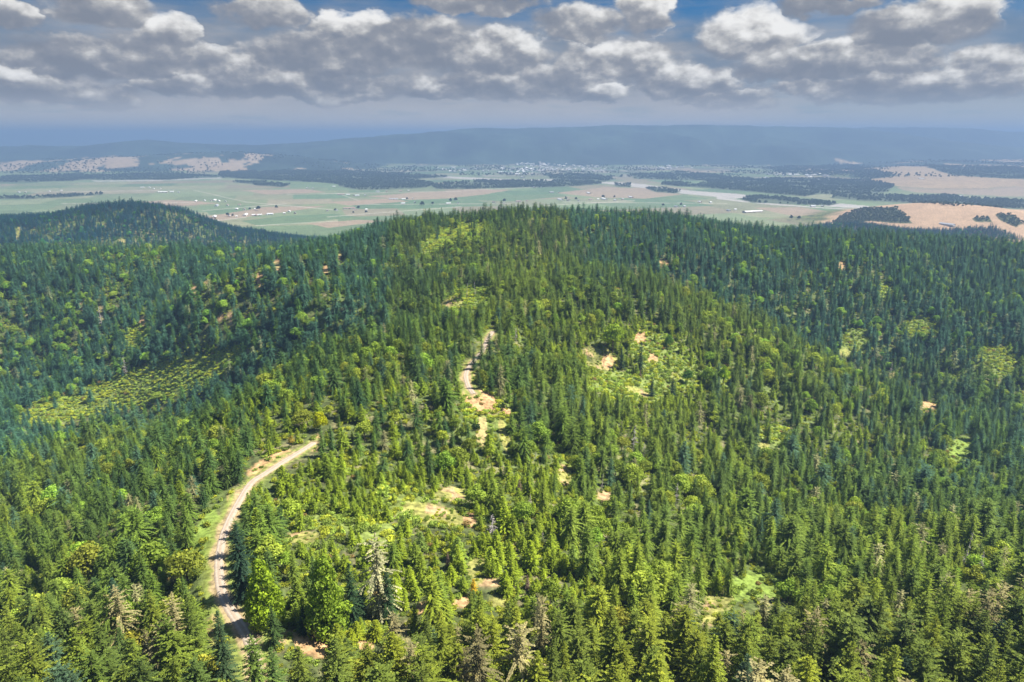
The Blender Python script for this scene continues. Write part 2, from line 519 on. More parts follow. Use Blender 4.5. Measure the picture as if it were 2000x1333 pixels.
CLEAR = [(a, b_, c * (.8 if k_ in ('dirt', 'dry') else 1), d * (.8 if k_ in ('dirt', 'dry') else 1), e, k_) for a, b_, c, d, e, k_ in CLEAR]
_clr = []
for (cx, cy_, rx, ry, ro, kd) in CLEAR:
    g = unproject([(cx, cy_)], H)[0]
    _clr.append((cx, cy_, rx, ry, radians(ro), kd, np.linalg.norm(g - [0, 0, CAM_Z])))


def clear_mask(px, py, dist, kinds=None, grow=1.0, wob=None):
    """largest closeness (1 centre, 0 rim) to any clearing of these kinds"""
    out = np.zeros(px.shape)
    for cx, cy_, rx, ry, ro, kd, dc in _clr:
        if kinds and kd not in kinds:
            continue
        X = px - cx; Y = py - cy_
        a = (X * cos(ro) + Y * sin(ro)) / (rx * grow); b = (-X * sin(ro) + Y * cos(ro)) / (ry * grow)
        q = a * a + b * b
        if wob is not None:
            q = q * wob
        ok = np.abs(dist - dc) < 0.35 * dc
        out = np.maximum(out, np.where(ok, np.clip(1 - q, 0, 1), 0))
    return out


def in_poly(px, py, poly):
    n = len(poly); ins = np.zeros(px.shape, bool)
    j = n - 1
    for i in range(n):
        xi, yi = poly[i]; xj, yj = poly[j]
        c = ((yi > py) != (yj > py)) & (px < (xj - xi) * (py - yi) / (yj - yi + 1e-12) + xi)
        ins ^= c
        j = i
    return ins


WOODS = [  # valley woods, photo outlines
    [(-80, 347), (160, 341), (330, 339), (430, 346), (330, 352), (170, 352), (60, 357), (-80, 358)],
    [(430, 336), (560, 334), (700, 336), (790, 340), (880, 346), (800, 352), (850, 361), (835, 367), (760, 371), (700, 371),
     (668, 366), (655, 358), (560, 354), (430, 348)],
    [(845, 362), (930, 355), (1000, 354), (1080, 354), (1160, 355), (1180, 360), (1130, 364), (1000, 368), (900, 370), (850, 369)],
    [(1200, 361), (1232, 361), (1235, 366), (1205, 365)],
    [(1262, 368), (1300, 368), (1330, 375), (1318, 379), (1280, 376)],
    [(1300, 356), (1420, 361), (1540, 372), (1600, 380), (1570, 384), (1480, 376), (1350, 366), (1290, 361)],
    [(1440, 388), (1490, 383), (1560, 389), (1640, 398), (1620, 402), (1540, 399), (1470, 396)],
    [(1380, 346), (1480, 350), (1580, 350), (1700, 352), (1748, 362), (1735, 376), (1660, 382), (1560, 378), (1470, 368), (1380, 356)],
    [(1640, 376), (1760, 384), (1850, 383), (1980, 392), (2080, 398), (2080, 412), (1900, 404), (1800, 398), (1700, 394), (1620, 388)],
    [(1060, 340), (1160, 342), (1200, 350), (1180, 356), (1080, 350)],
    [(1230, 342), (1330, 336), (1420, 346), (1400, 354), (1300, 352), (1240, 350)],
    [(1660, 322), (1760, 344), (1700, 350), (1560, 342), (1480, 330), (1560, 322)],
    [(1800, 324), (1900, 326), (2050, 330), (2050, 352), (1940, 348), (1860, 342)],
    [(455, 355), (520, 356), (565, 361), (555, 366), (500, 362)],
    [(-50, 386), (60, 386), (200, 379), (200, 382), (60, 389), (-50, 390)],
]
KNOLL_WOODS = [  # trees on the golden knoll
    [(1640, 424), (1690, 408), (1750, 405), (1775, 424), (1782, 437), (1740, 436), (1700, 432), (1660, 440), (1625, 436)],
    [(1898, 426), (1935, 424), (1940, 434), (1905, 434)], [(1945, 418), (1975, 420), (2000, 436), (1985, 444), (1955, 430)],
]
GRAVEL = [
    [(178, 353), (300, 352), (430, 347), (432, 349), (300, 354), (185, 355)],
    [(785, 348), (850, 343), (900, 346), (960, 349), (1060, 351), (1060, 353), (950, 352.5), (860, 348), (800, 350)],
    [(1060, 350), (1140, 352), (1200, 356), (1260, 360), (1300, 367), (1360, 374), (1440, 379), (1500, 386), (1580, 393), (1690, 402),
     (1722, 407), (1690, 408), (1590, 402), (1500, 393), (1430, 388), (1350, 380), (1310, 376), (1260, 368), (1180, 359), (1060, 353)],
    [(1400, 384), (1480, 396), (1620, 406), (1700, 410), (1640, 409), (1500, 400), (1400, 389)],
]
TAN = [  # ploughed, mown and dry ground
    [(715, 384), (800, 377), (905, 371), (1005, 371), (940, 381), (880, 388), (800, 391)],
    [(1085, 377), (1180, 366), (1260, 368), (1335, 380), (1260, 388), (1160, 386)],
    [(390, 425), (520, 405), (640, 402), (560, 414), (430, 432)], [(240, 398), (330, 390), (430, 398), (330, 404)],
    [(470, 372), (600, 370), (640, 376), (520, 380)], [(640, 395), (760, 388), (800, 394), (680, 402)],
    [(1470, 407), (1560, 405), (1650, 418), (1560, 424)], [(600, 437), (700, 430), (760, 432), (640, 446)],
    [(1735, 329), (1850, 326), (1865, 334), (1830, 340), (1740, 338)],
    [(1770, 352), (1850, 346), (1960, 350), (2080, 362), (2080, 384), (1960, 384), (1880, 380), (1790, 376), (1750, 368)],
    [(1600, 345), (1730, 351), (1740, 354), (1610, 349)], [(1350, 360), (1440, 362), (1500, 368), (1400, 367)],
    [(1250, 328), (1350, 326), (1350, 333), (1250, 333)], [(1620, 372), (1760, 386), (1800, 392), (1640, 384)],
    [(1330, 332), (1420, 330), (1440, 336), (1350, 338)],
]
GREEN = [
    [(705, 403), (790, 392), (930, 391), (960, 402), (800, 408)], [(470, 432), (560, 422), (650, 418), (700, 424), (560, 440), (500, 441)],
    [(520, 374), (560, 373), (566, 379), (530, 380)], [(680, 372), (760, 372), (740, 378), (680, 378)],
    [(930, 376), (1080, 376), (1110, 384), (990, 394), (880, 390)], [(400, 412), (470, 409), (480, 416), (410, 420)],
]

# ------------------------------------------------------------------ ground mesh
az_in = np.arange(-41.0, 41.01, 0.085)
az_l = np.concatenate([np.arange(-88, -41.2, 0.5), az_in, np.arange(41.5, 89, 0.5)])
r_a = np.geomspace(25, 2600, 560)
r_b = 1 / np.linspace(1 / 2600, 1 / 12000, 270)[1:]
r_c = np.geomspace(12000, 30000, 130)[1:]
r_d = np.array([34000, 40000, 48000])
rr = np.concatenate([r_a, r_b, r_c, r_d])
AA, RR = np.meshgrid(np.radians(az_l), rr)
GX, GY = np.sin(AA) * RR, np.cos(AA) * RR
GZ = H(GX, GY)
GPX, GPY = project(GX, GY, GZ)
GD = np.sqrt(GX ** 2 + GY ** 2 + (GZ - CAM_Z) ** 2)


def lerp(c, d, w):
    return c * (1 - w[..., None]) + np.array(d) * w[..., None]


def ground_colour():
    x, y, z, px, py = GX, GY, GZ, GPX, GPY
    n1 = fbm(x, y, 30, 4, 3); n2 = fbm(x, y, 9, 3, 6); n3 = fbm(x, y, 120, 3, 2)
    c = np.zeros(x.shape + (3,)) + np.array([0.070, 0.085, 0.030])
    c = lerp(c, (0.105, 0.135, 0.040), sstep(0.45, 0.65, n1))
    c = lerp(c, (0.24, 0.20, 0.105), sstep(0.60, 0.72, n2) * 0.5)
    wob = 0.55 + 0.9 * n2
    g = GD
    c = lerp(c, (0.16, 0.20, 0.05), sstep(0.0, 0.25, clear_mask(px, py, g, ('brush',), 1.25, wob)))
    c = lerp(c, (0.17, 0.235, 0.045), sstep(0.0, 0.2, clear_mask(px, py, g, ('grass',), 1.2, wob)))
    dry = clear_mask(px, py, g, ('dry',), 1.2, wob)
    c = lerp(c, (0.27, 0.26, 0.075), sstep(0.0, 0.2, dry) * sstep(0.25, 0.6, n1 * .5 + n2 * .5 + .1))
    c = lerp(c, (0.36, 0.245, 0.13), sstep(0.1, 0.35, dry) * sstep(0.55, 0.62, n2))
    dirt = clear_mask(px, py, g, ('dirt',), 1.15, wob)
    c = lerp(c, (0.40, 0.255, 0.125), sstep(0.0, 0.2, dirt))
    c = c * (1 + (dirt > .03)[..., None] * ((fbm(x, y, 5, 3, 2) - .5) * .7)[..., None])
    c = lerp(c, (0.30, 0.27, 0.11), sstep(0.05, 0.3, dirt) * sstep(0.58, 0.64, n1) * 0.8)
    d, _ = road_dist(x, y)
    dd = d + (n2 - 0.5) * 4
    c = lerp(c, (0.17, 0.20, 0.045), 1 - sstep(3.5, 7.0, dd))
    c = lerp(c, (0.31, 0.235, 0.125), 1 - sstep(2.2, 3.6, dd))
    # valley floor: a patchwork of pastures
    vw = sstep(18, 5, z) * sstep(1600, 2300, y)
    ang = radians(17)
    u = x * cos(ang) + y * sin(ang); v = -x * sin(ang) + y * cos(ang)
    row = np.floor(v / 330 + 0.3 * np.sin(u / 900)); rs = np.random.RandomState(5).rand(4096)
    cell = np.floor(u / (230 + 260 * rs[(row.astype(int) * 7 + 900) % 4096]) + 3.1 * rs[(row.astype(int) * 13 + 700) % 4096])
    idx = (cell.astype(int) * 31 + row.astype(int) * 197 + 2000) % 4096
    a = rs[idx]; b = rs[(idx * 5 + 77) % 4096]
    pal = np.array([(0.12, 0.165, 0.085), (0.145, 0.18, 0.095), (0.165, 0.19, 0.105), (0.19, 0.195, 0.115), (0.205, 0.185, 0.12),
                    (0.13, 0.175, 0.085), (0.10, 0.15, 0.08), (0.155, 0.185, 0.095)])
    f = pal[(a * len(pal)).astype(int) % len(pal)] * (0.88 + 0.24 * b)[..., None]
    f = f * (0.9 + 0.2 * fbm(x, y, 90, 3, 4))[..., None]
    jx = px + (fbm(x, y, 160, 3, 1) - .5) * 7; jy = py + (fbm(x, y, 260, 3, 7) - .5) * 2.0
    for p in GREEN:
        f = lerp(f, (0.095, 0.15, 0.075), in_poly(jx, jy, p) * 0.85)
    for p in TAN:
        f = lerp(f, (0.27, 0.205, 0.145), in_poly(jx, jy, p) * 0.9)
    # farm tracks
    for (x0, y0, x1, y1, wd) in TRACKS:
        L = np.hypot(x1 - x0, y1 - y0)
        t = np.clip(((px - x0) * (x1 - x0) + (py - y0) * (y1 - y0)) / L ** 2, 0, 1)
        q = np.hypot((px - x0 - t * (x1 - x0)), (py - y0 - t * (y1 - y0)) * 1.6)
        f = lerp(f, (0.40, 0.37, 0.31), (q < wd) * 0.55)
    for p in GRAVEL:
        f = lerp(f, (0.33, 0.31, 0.28), in_poly(jx, py + (jy - py) * .4, p) * 1.0)
    wd = np.zeros(x.shape, bool)
    for p in WOODS:
        wd |= in_poly(jx, jy, p)
    f = lerp(f, (0.085, 0.105, 0.06), wd * 1.0)
    # town ground, scrub and streets
    town = sstep(0.12, 0.4, fbm(x, y, 500, 3, 2) - .28) * sstep(5700, 6300, y) * (x > -2200) * (y < 9000)
    f = lerp(f, (0.085, 0.095, 0.07), np.clip(town, 0, 1) * (~wd) * 0.8)
    sp = sstep(0.56, 0.66, fbm(x, y, 130, 3, 9))
    f = lerp(f, (0.34, 0.30, 0.24), np.clip(town, 0, 1) * sp * (~wd) * 0.7)
    c = c * (1 - vw[..., None]) + f * vw[..., None]
    # golden knoll
    kn = (y > 2050) & (y < 3900) & (x > 700) & (z > 3)
    gold = np.array([0.35, 0.24, 0.15]) * (0.86 + 0.28 * fbm(x, y, 120, 4, 5))[..., None]
    kw = sstep(2, 9, z) * kn * sstep(1600, 1650, px + (py - 430) * 1.5 + (fbm(x, y, 90, 3, 2) - .5) * 60)
    c = c * (1 - kw[..., None]) + gold * kw[..., None]
    for p in KNOLL_WOODS:
        c = lerp(c, (0.075, 0.085, 0.035), in_poly(jx, jy, p) * kw)
    # bench, right middle distance
    bn = (y > 4300) & (y < 7600) & (x / y > 0.48) & (z > 12)
    gold2 = np.array([0.29, 0.215, 0.13]) * (0.85 + 0.3 * fbm(x, y * 2.2, 140, 4, 5))[..., None]
    c = np.where(bn[..., None], gold2, c)
    for p in WOODS[7:9] + WOODS[11:13]:
        c = np.where((in_poly(jx, jy, p) & bn)[..., None], np.array([0.05, 0.07, 0.035]), c)
    # far ranges: dark forest, with dry meadows on the lower left foothills
    mt = (y > 6900) & (z > 10)
    fo = np.array([0.032, 0.050, 0.036]) * (0.35 + 1.4 * fbm(x, y, 420, 5, 3))[..., None]
    c = np.where(mt[..., None], fo, c)
    med = sstep(0.57, 0.60, fbm(x, y * 0.6, 300, 4, 6)) * (px < 640) * (y < 8700) * sstep(8500, 8100, y)
    med = med + sstep(0.60, 0.63, fbm(x, y * 0.6, 300, 4, 11)) * (px >= 640) * (y < 8300) + sstep(0.60, 0.63, fbm(x, y * .5, 500, 4, 8)) * (px > 1500) * (y < 8800)
    c = lerp(c, (0.33, 0.255, 0.175), np.clip(med, 0, 1) * mt)
    for q in ((270, 318, 95, 9), (180, 325, 70, 6), (210, 310, 60, 3), (430, 318, 30, 9), (410, 328, 34, 5), (455, 330, 28, 5)):
        e = ((px - q[0]) / q[2]) ** 2 + ((py - q[1]) / q[3]) ** 2 + (fbm(x, y, 170, 4, 4) - .42) * 4.0
        c = lerp(c, (0.33, 0.25, 0.165), sstep(1.05, 0.85, e) * mt)
    return np.clip(c, 0, 1)


TRACKS = [(380, 372, 480, 395, 1.0), (480, 395, 650, 410, 1.0), (395, 412, 560, 398, 0.9), (500, 441, 660, 432, 1.0), (640, 424, 900, 404, 1.0),
          (660, 378, 700, 392, 1.0), (560, 380, 900, 374, .7), (1010, 405, 1240, 392, 1.0), (60, 376, 340, 372, .8), (700, 400, 1000, 398, .7),
          (400, 433, 480, 425, 1.2), (120, 398, 380, 396, .8), (1100, 395, 1420, 398, .8), (905, 372, 1060, 366, .8)]


def grid_mesh(name, X, Y, Z, smooth=True):
    nr, nc = X.shape
    me = bpy.data.meshes.new(name)
    me.vertices.add(nr * nc)
    me.vertices.foreach_set('co', np.stack([X, Y, Z], -1).reshape(-1).astype(np.float32))
    i = np.arange(nr * nc).reshape(nr, nc)
    q = np.stack([i[:-1, :-1], i[:-1, 1:], i[1:, 1:], i[1:, :-1]], -1).reshape(-1, 4)[:, ::-1]
    me.loops.add(q.size)
    me.loops.foreach_set('vertex_index', q.reshape(-1).astype(np.int32))
    me.polygons.add(len(q))
    me.polygons.foreach_set('loop_start', (np.arange(len(q)) * 4).astype(np.int32))
    me.polygons.foreach_set('use_smooth', np.ones(len(q), bool))
    me.update(calc_edges=True)
    return me


def add_colour(me, name, C):
    a = me.attributes.new(name, 'FLOAT_COLOR', 'POINT')
    C4 = np.concatenate([C.reshape(-1, 3), np.ones((C.reshape(-1, 3).shape[0], 1))], 1).astype(np.float32)
    a.data.foreach_set('color', C4.reshape(-1))


def new_mat(name):
    m = bpy.data.materials.new(name)
    m.use_nodes = True
    b = NB(m.node_tree)
    bs = m.node_tree.nodes['Principled BSDF']
    return m, b, bs


def tag(o, label=None, cat=None, group=None, kind=None):
    if label: o['label'] = label
    if cat: o['category'] = cat
    if group: o['group'] = group
    if kind: o['kind'] = kind
    return o


def link(name, me, parent=None):
    o = bpy.data.objects.new(name, me)
    COL.objects.link(o)
    if parent:
        o.parent = parent
    return o


m_ground, b, bs = new_mat("ground_cover")
at = b.node('ShaderNodeAttribute', attribute_name='cover')
geo = b.node('ShaderNodeNewGeometry')
nn = b.noise(geo.outputs['Position'], 0.35, 5, 0.65)
nn2 = b.noise(geo.outputs['Position'], 0.02, 5, 0.6)
fac = b.m('ADD', b.ss(nn, 0.28, 0.72, 0.45, 1.45), b.ss(nn2, 0.3, 0.7, -0.1, 0.1))
b.link(b.v('SCALE', at.outputs['Color'], fac), bs.inputs['Base Color'])
bs.inputs['Roughness'].default_value = 0.95
bs.inputs['Specular IOR Level'].default_value = 0.1
bmp = b.node('ShaderNodeBump')
bmp.inputs['Strength'].default_value = 0.5
bmp.inputs['Distance'].default_value = 1.2
b.link(nn, bmp.inputs['Height'])
b.link(bmp.outputs[0], bs.inputs['Normal'])

gm = grid_mesh("ground", GX, GY, GZ)
add_colour(gm, 'cover', ground_colour())
gm.materials.append(m_ground)
ground = tag(link("ground", gm), 'forested hills, patchwork valley floor and far blue ranges', 'ground', kind='structure')

# ------------------------------------------------------------------ gravel road
m_road, b, bs = new_mat("gravel")
geo = b.node('ShaderNodeNewGeometry')
n1 = b.noise(geo.outputs['Position'], 0.8, 6, 0.7)
uv = b.node('ShaderNodeAttribute', attribute_name='across')
rut = b.ss(b.m('ABSOLUTE', b.m('SUBTRACT', b.m('ABSOLUTE', uv.outputs['Fac']), 0.45)), 0.28, 0.05)
rc = b.mix(rut, (0.33, 0.262, 0.195), (0.375, 0.315, 0.25))
b.link(b.mix(b.ss(n1, 0.3, 0.7), b.v('SCALE', rc, 0.85), b.v('SCALE', rc, 1.12)), bs.inputs['Base Color'])
bs.inputs['Roughness'].default_value = 0.95
bs.inputs['Specular IOR Level'].default_value = 0.1


def road_mesh(name, R, wid):
    T = np.gradient(R[:, :2], axis=0)
    T /= np.linalg.norm(T, axis=1, keepdims=True)
    Nn = np.stack([-T[:, 1], T[:, 0]], 1)
    ac = np.array([-1, -0.7, -0.45, -0.2, 0, 0.2, 0.45, 0.7, 1.0])
    hw = wid / 2 * (1 + 0.12 * (fbm(R[:, 0], R[:, 1], 20, 2, 3) - .5))
    X = R[:, 0:1] + Nn[:, 0:1] * ac * hw[:, None]; Y = R[:, 1:2] + Nn[:, 1:2] * ac * hw[:, None]
    Z = R[:, 2:3] + 0.30 + np.array([-.45, 0, -.06, 0, .04, 0, -.06, 0, -.45]) + 0 * X
    me = grid_mesh(name, X, Y, Z)
    a = me.attributes.new('across', 'FLOAT', 'POINT')
    a.data.foreach_set('value', np.broadcast_to(ac, X.shape).reshape(-1).astype(np.float32))
    me.materials.append(m_road)
    o = link(name, me)
    return o


tag(road_mesh("road", ROADS[0], 3.6), 'pale gravel road curving along the near ridge', 'road', kind='structure')
tag(road_mesh("road", ROADS[1], 3.6), 'short pale stretch of gravel road farther along the ridge', 'road', kind='structure')

# ------------------------------------------------------------------ foliage materials


def leaf_mat(name, transl, jitter):
    m, b, bs = new_mat(name)
    tint = b.node('ShaderNodeAttribute', attribute_name='tint', attribute_type='INSTANCER')
    var = b.node('ShaderNodeAttribute', attribute_name='leafvar')
    k = b.m('MULTIPLY_ADD', var.outputs['Fac'], jitter * 2, 1 - jitter)
    c = b.v('SCALE', tint.outputs['Color'], k)
    c = b.mix(b.ss(var.outputs['Fac'], 0.72, 1.0, 0, 0.45), c, b.v('MULTIPLY', c, (1.5, 1.25, 0.8)))
    b.link(c, bs.inputs['Base Color'])
    bs.inputs['Roughness'].default_value = 0.6
    bs.inputs['Specular IOR Level'].default_value = 0.06
    tr = b.node('ShaderNodeBsdfTranslucent')
    b.link(b.v('MULTIPLY', c, (1.1, 1.15, 0.6)), tr.inputs['Color'])
    mx = b.node('ShaderNodeMixShader')
    mx.inputs[0].default_value = transl
    b.link(bs.outputs[0], mx.inputs[1]); b.link(tr.outputs[0], mx.inputs[2])
    out = m.node_tree.nodes['Material Output']
    b.link(mx.outputs[0], out.inputs['Surface'])
    return m


def bark_mat(name, c0, c1):
    m, b, bs = new_mat(name)
    tcn = b.node('ShaderNodeTexCoord')
    n = b.noise(b.v('MULTIPLY', tcn.outputs['Object'], (4, 4, 0.8)), 1.5, 5, 0.65)
    b.link(b.mix(b.ss(n, 0.3, 0.7), c0, c1), bs.inputs['Base Color'])
    bs.inputs['Roughness'].default_value = 0.95
    return m


M_NEEDLE = leaf_mat("conifer_needles", 0.18, 0.55)
M_LEAF = leaf_mat("broad_leaves", 0.32, 0.38)
M_BARK = bark_mat("bark", (0.07, 0.05, 0.036), (0.16, 0.125, 0.095))
M_DEADWOOD = bark_mat("dead_wood", (0.33, 0.29, 0.265), (0.52, 0.47, 0.43))

# ------------------------------------------------------------------ tree meshes


class Geo:
    def __init__(self):
        self.v, self.f, self.var = [], [], []

    def quad(self, a, b_, c, d, var):
        i = len(self.v)
        self.v += [a, b_, c, d]
        self.f.append((i, i + 1, i + 2, i + 3)); self.var.append(var)

    def tube(self, pts, rad, sides=6):
        i0 = len(self.v)
        pts = [np.array(p, float) for p in pts]
        for k, p in enumerate(pts):
            t = pts[min(k + 1, len(pts) - 1)] - pts[max(k - 1, 0)]
            t = t / (np.linalg.norm(t) + 1e-9)
            u = np.cross(t, (0.31, 0.87, 0.13)); u /= np.linalg.norm(u) + 1e-9
            w = np.cross(t, u)
            for s in range(sides):
                a = 2 * pi * s / sides
                self.v.append(tuple(p + rad[k] * (cos(a) * u + sin(a) * w)))
        for k in range(len(pts) - 1):
            for s in range(sides):
                s2 = (s + 1) % sides
                self.f.append((i0 + k * sides + s, i0 + k * sides + s2, i0 + (k + 1) * sides + s2, i0 + (k + 1) * sides + s))
                self.var.append(0.5)
        self.f.append(tuple(i0 + (len(pts) - 1) * sides + s for s in range(sides))); self.var.append(.5)

    def mesh(self, name, mat):
        me = bpy.data.meshes.new(name)
        me.from_pydata([tuple(map(float, q)) for q in self.v], [], self.f)
        a = me.attributes.new('leafvar', 'FLOAT', 'FACE')
        a.data.foreach_set('value', np.array(self.var, np.float32))
        me.materials.append(mat)
        return me


def conifer(seed, H=28.0, R=4.4, gap=0.95, base=0.07, droop=0.25, dens=1.0, shape=0.85, ragged=0.25, spray=1.0, lift=0.0):
    rng = random.Random(seed)
    spray *= 0.82; dens *= 1.1
    g = Geo()
    lob = [(rng.uniform(0, 2 * pi), rng.uniform(0.5, 1)) for _ in range(3)]
    z = base * H
    while z < H * 0.985:
        t = (z - base * H) / (H * (1 - base))
        prof = (1 - t) ** shape * min(1.0, 0.62 + t * 3.2)
        wob = 1 + ragged * (rng.random() - 0.5) * 1.6
        r = max(0.22, R * prof * wob)
        n = max(3, int(round((3.2 + 4.6 * r / R) * dens + rng.random())))
        a0 = rng.uniform(0, 2 * pi)
        for k in range(n):
            a = a0 + 2 * pi * k / n + rng.uniform(-0.35, 0.35)
            lb = sum(w * cos(a - q + z * 0.21) for q, w in lob) / 3
            L = r * rng.uniform(0.70, 1.14) * (1 + ragged * 0.55 * lb)
            if rng.random() < ragged * 0.22:
                L *= 0.55
            zz = z + rng.uniform(-0.5, 0.5) * gap
            up = (0.05 + 0.55 * t * t + lift) + rng.uniform(-0.08, 0.08)
            dr = droop * (1.15 - t) * rng.uniform(0.7, 1.3)
            dx_, dy_ = cos(a), sin(a)
            ns = max(2, int(round(L / (0.72 * spray))))
            bv = rng.random()
            for s in range(ns):
                f = (s + 0.75) / ns
                d = f * L
                hz = zz + up * d - dr * d * f * 1.5
                w = spray * (0.42 + 0.42 * min(1.0, L / 3.2) * (1.15 - f)) * rng.uniform(0.8, 1.25)
                P = np.array((dx_ * d, dy_ * d, hz))
                dirv = np.array((dx_, dy_, up - dr * f * 2.4))
                for sd in (-1, 1):
                    pr = np.array((-dy_ * sd, dx_ * sd, 0.0))
                    hang = rng.uniform(0.05, 0.55)
                    tip = P + dirv * w * rng.uniform(0.55, 1.0) + pr * w * rng.uniform(0.65, 1.0) - np.array((0, 0, w * hang))
                    mid1 = P + pr * w * 0.55 - dirv * w * 0.12 + np.array((0, 0, rng.uniform(-.1, .12)))
                    mid2 = P + dirv * w * 0.85 + pr * w * 0.2 + np.array((0, 0, rng.uniform(-.12, .1)))
                    g.quad(P - dirv * 0.28 * w, mid1, tip, mid2, min(1, max(0, 0.55 * bv + 0.45 * rng.random())))
                if s == ns - 1:
                    pr = np.array((-dy_, dx_, 0.0))
                    tip = P + dirv * w * 1.3 - np.array((0, 0, .15))
                    g.quad(P, P + dirv * .5 * w + pr * .3 * w, tip, P + dirv * .5 * w - pr * .3 * w, rng.random())
        z += gap * (0.75 + 0.5 * rng.random()) * (1 - 0.45 * t)
    for k in range(4):                                    # leader
        a = k * pi / 2
        pr = np.array((cos(a), sin(a), 0.0)) * 0.22
        g.quad(np.array((0, 0, H * 0.955)), np.array((0, 0, H * 0.965)) + pr * 1.3, np.array((0, 0, H * 1.015)), np.array((0, 0, H * 0.965)) - pr * 0.2, 0.8)
    tr = Geo()
    tr.tube([(0, 0, -1.5), (0, 0, H * .1), (0.08, 0.05, H * .5), (0, 0, H * 0.97)], [H * .017, H * .0135, H * .008, 0.03], 7)
    for k in range(10):                                   # bare limbs under and inside the crown
        a = rng.uniform(0, 2 * pi); z0 = H * rng.uniform(.04, .6); L = R * rng.uniform(.4, .8) * (1 - z0 / H)
        tr.tube([(0, 0, z0), (cos(a) * L, sin(a) * L, z0 + .1 * L)], [.09, .03], 4)
    return g, tr


def crown_leaves(seed, lobes, n, size, cone=None):
    """leaf clumps spread over and inside a set of lobes"""
    rng = random.Random(seed)
    g = Geo()
    tot = sum(l[3] ** 2 for l in lobes)
    for (cx, cy_, cz, rad, sq) in lobes:
        k = int(n * rad * rad / tot)
        bv = rng.random()
        for _ in range(k):
            z = rng.uniform(-0.75, 1); a = rng.uniform(0, 2 * pi)
            q = sqrt(max(0, 1 - z * z))
            nrm = np.array((q * cos(a), q * sin(a), z))
            rr_ = rad * (1 - 0.45 * rng.random() ** 2.0) * (1 + 0.16 * sin(5 * a + cx) * q + 0.12 * sin(7 * z + cy_))
            P = np.array((cx, cy_, cz)) + nrm * np.array((rr_, rr_, rr_ * sq))
            nn_ = nrm + np.array([rng.uniform(-.75, .75) for _ in range(3)])
            nn_ /= np.linalg.norm(nn_) + 1e-9
            u = np.cross(nn_, (rng.uniform(-1, 1), rng.uniform(-1, 1), 0.3)); u /= np.linalg.norm(u) + 1e-9
            w = np.cross(nn_, u)
            s = size * rng.uniform(0.6, 1.3)
            g.quad(P - u * s, P - w * s * 0.6 + nn_ * s * .15, P + u * s, P + w * s * 0.65 - nn_ * s * .1, min(1, .5 * bv + .5 * rng.random()))
    return g


def broadleaf(seed, H=13.0, R=5.0, n=2200, size=0.42, nl=13):
    rng = random.Random(seed)
    lobes = []
    for k in range(nl):
        a = k * 2.4 + rng.uniform(-.4, .4); f = sqrt((k + .5) / nl)
        lobes.append((cos(a) * R * .66 * f, sin(a) * R * .66 * f, H * (0.84 - 0.42 * f * f + rng.uniform(-.08, .08)), R * rng.uniform(.30, .46), .85))
    lobes.append((0, 0, H * .55, R * .62, .9))
    g = crown_leaves(seed + 1, lobes, n, size)
    tr = Geo()
    tr.tube([(0, 0, -1), (.1, 0, H * .2), (0, .1, H * .42)], [H * .022, H * .017, H * .012], 7)
    for l in lobes[:8]:
        tr.tube([(0, .05, H * .3), (l[0] * .5, l[1] * .5, l[2] * .75), (l[0], l[1], l[2])], [H * .010, H * .006, .03], 5)
    return g, tr


def cone_leafy(seed, H=22.0, R=6.2, n=5200, size=0.44):
    """dense bright cone-shaped tree: lobes stacked in a tapering spiral"""
    rng = random.Random(seed)
    lobes = []
    for k in range(46):
        t = (k + .5) / 46
        rad = R * (1 - t) ** .75 * (0.5 + min(.5, t * 3)) + .5
        a = k * 2.4 + rng.uniform(-.3, .3)
        lobes.append((cos(a) * rad * .72, sin(a) * rad * .72, H * (.07 + .9 * t), R * (.34 - .2 * t) * rng.uniform(.8, 1.2), 1.05))
    lobes += [(0, 0, H * .3, R * .55, 1.4), (0, 0, H * .6, R * .33, 1.6)]
    g = crown_leaves(seed + 1, lobes, n, size)
    tr = Geo()
    tr.tube([(0, 0, -1), (0, 0, H * .5), (0, 0, H * .93)], [.42, .25, .04], 7)
    for l in lobes[::5]:
        tr.tube([(0, 0, l[2] - .8), (l[0], l[1], l[2])], [.1, .03], 4)
    return g, tr


def shrub(seed, R=1.6, n=230, size=0.30):
    rng = random.Random(seed)
    lobes = []
    for k in range(6):
        a = k * 1.05 + rng.uniform(-.4, .4); d = R * rng.uniform(.3, .7)
        lobes.append((cos(a) * d, sin(a) * d, R * rng.uniform(.35, .75), R * rng.uniform(.35, .55), .85))
    return crown_leaves(seed, lobes, n, size)


def snag(seed, H=20.0, nb=46, twig=True, lean=0.02):
    rng = random.Random(seed)
    tr = Geo()
    tr.tube([(0, 0, -1), (lean * H * .3, 0, H * .35), (lean * H, .05, H * .75), (lean * H * 1.4, 0, H)], [H * .016, H * .012, H * .007, .05], 7)
    bw = Geo()
    for k in range(nb):
        t = rng.uniform(.22, .97); z = t * H
        L = H * .15 * (1.08 - t) * rng.uniform(.5, 1.3) + .5
        a = rng.uniform(0, 2 * pi); x0 = lean * H * t * 1.3
        dv = np.array((cos(a), sin(a), rng.uniform(-.25, .25)))
        p0 = np.array((x0, 0, z)); p1 = p0 + dv * L * .55; p2 = p0 + dv * L - np.array((0, 0, L * .12))
        bw.tube([p0, p1, p2], [.11, .075, .03], 4)
        if twig:
            for q in range(4):
                s = p0 + (p2 - p0) * rng.uniform(.35, .95)
                e = s + np.array((cos(a + rng.choice((-.8, .8))), sin(a + rng.choice((-.8, .8))), rng.uniform(-.4, .2))) * L * .3
                bw.tube([s, e], [.06, .025], 3)
    i0 = len(tr.v)
    tr.v += bw.v; tr.f += [tuple(q + i0 for q in f_) for f_ in bw.f]; tr.var += bw.var
    return None, tr


PROTO = []        # (crown mesh, trunk mesh, height, crown radius)


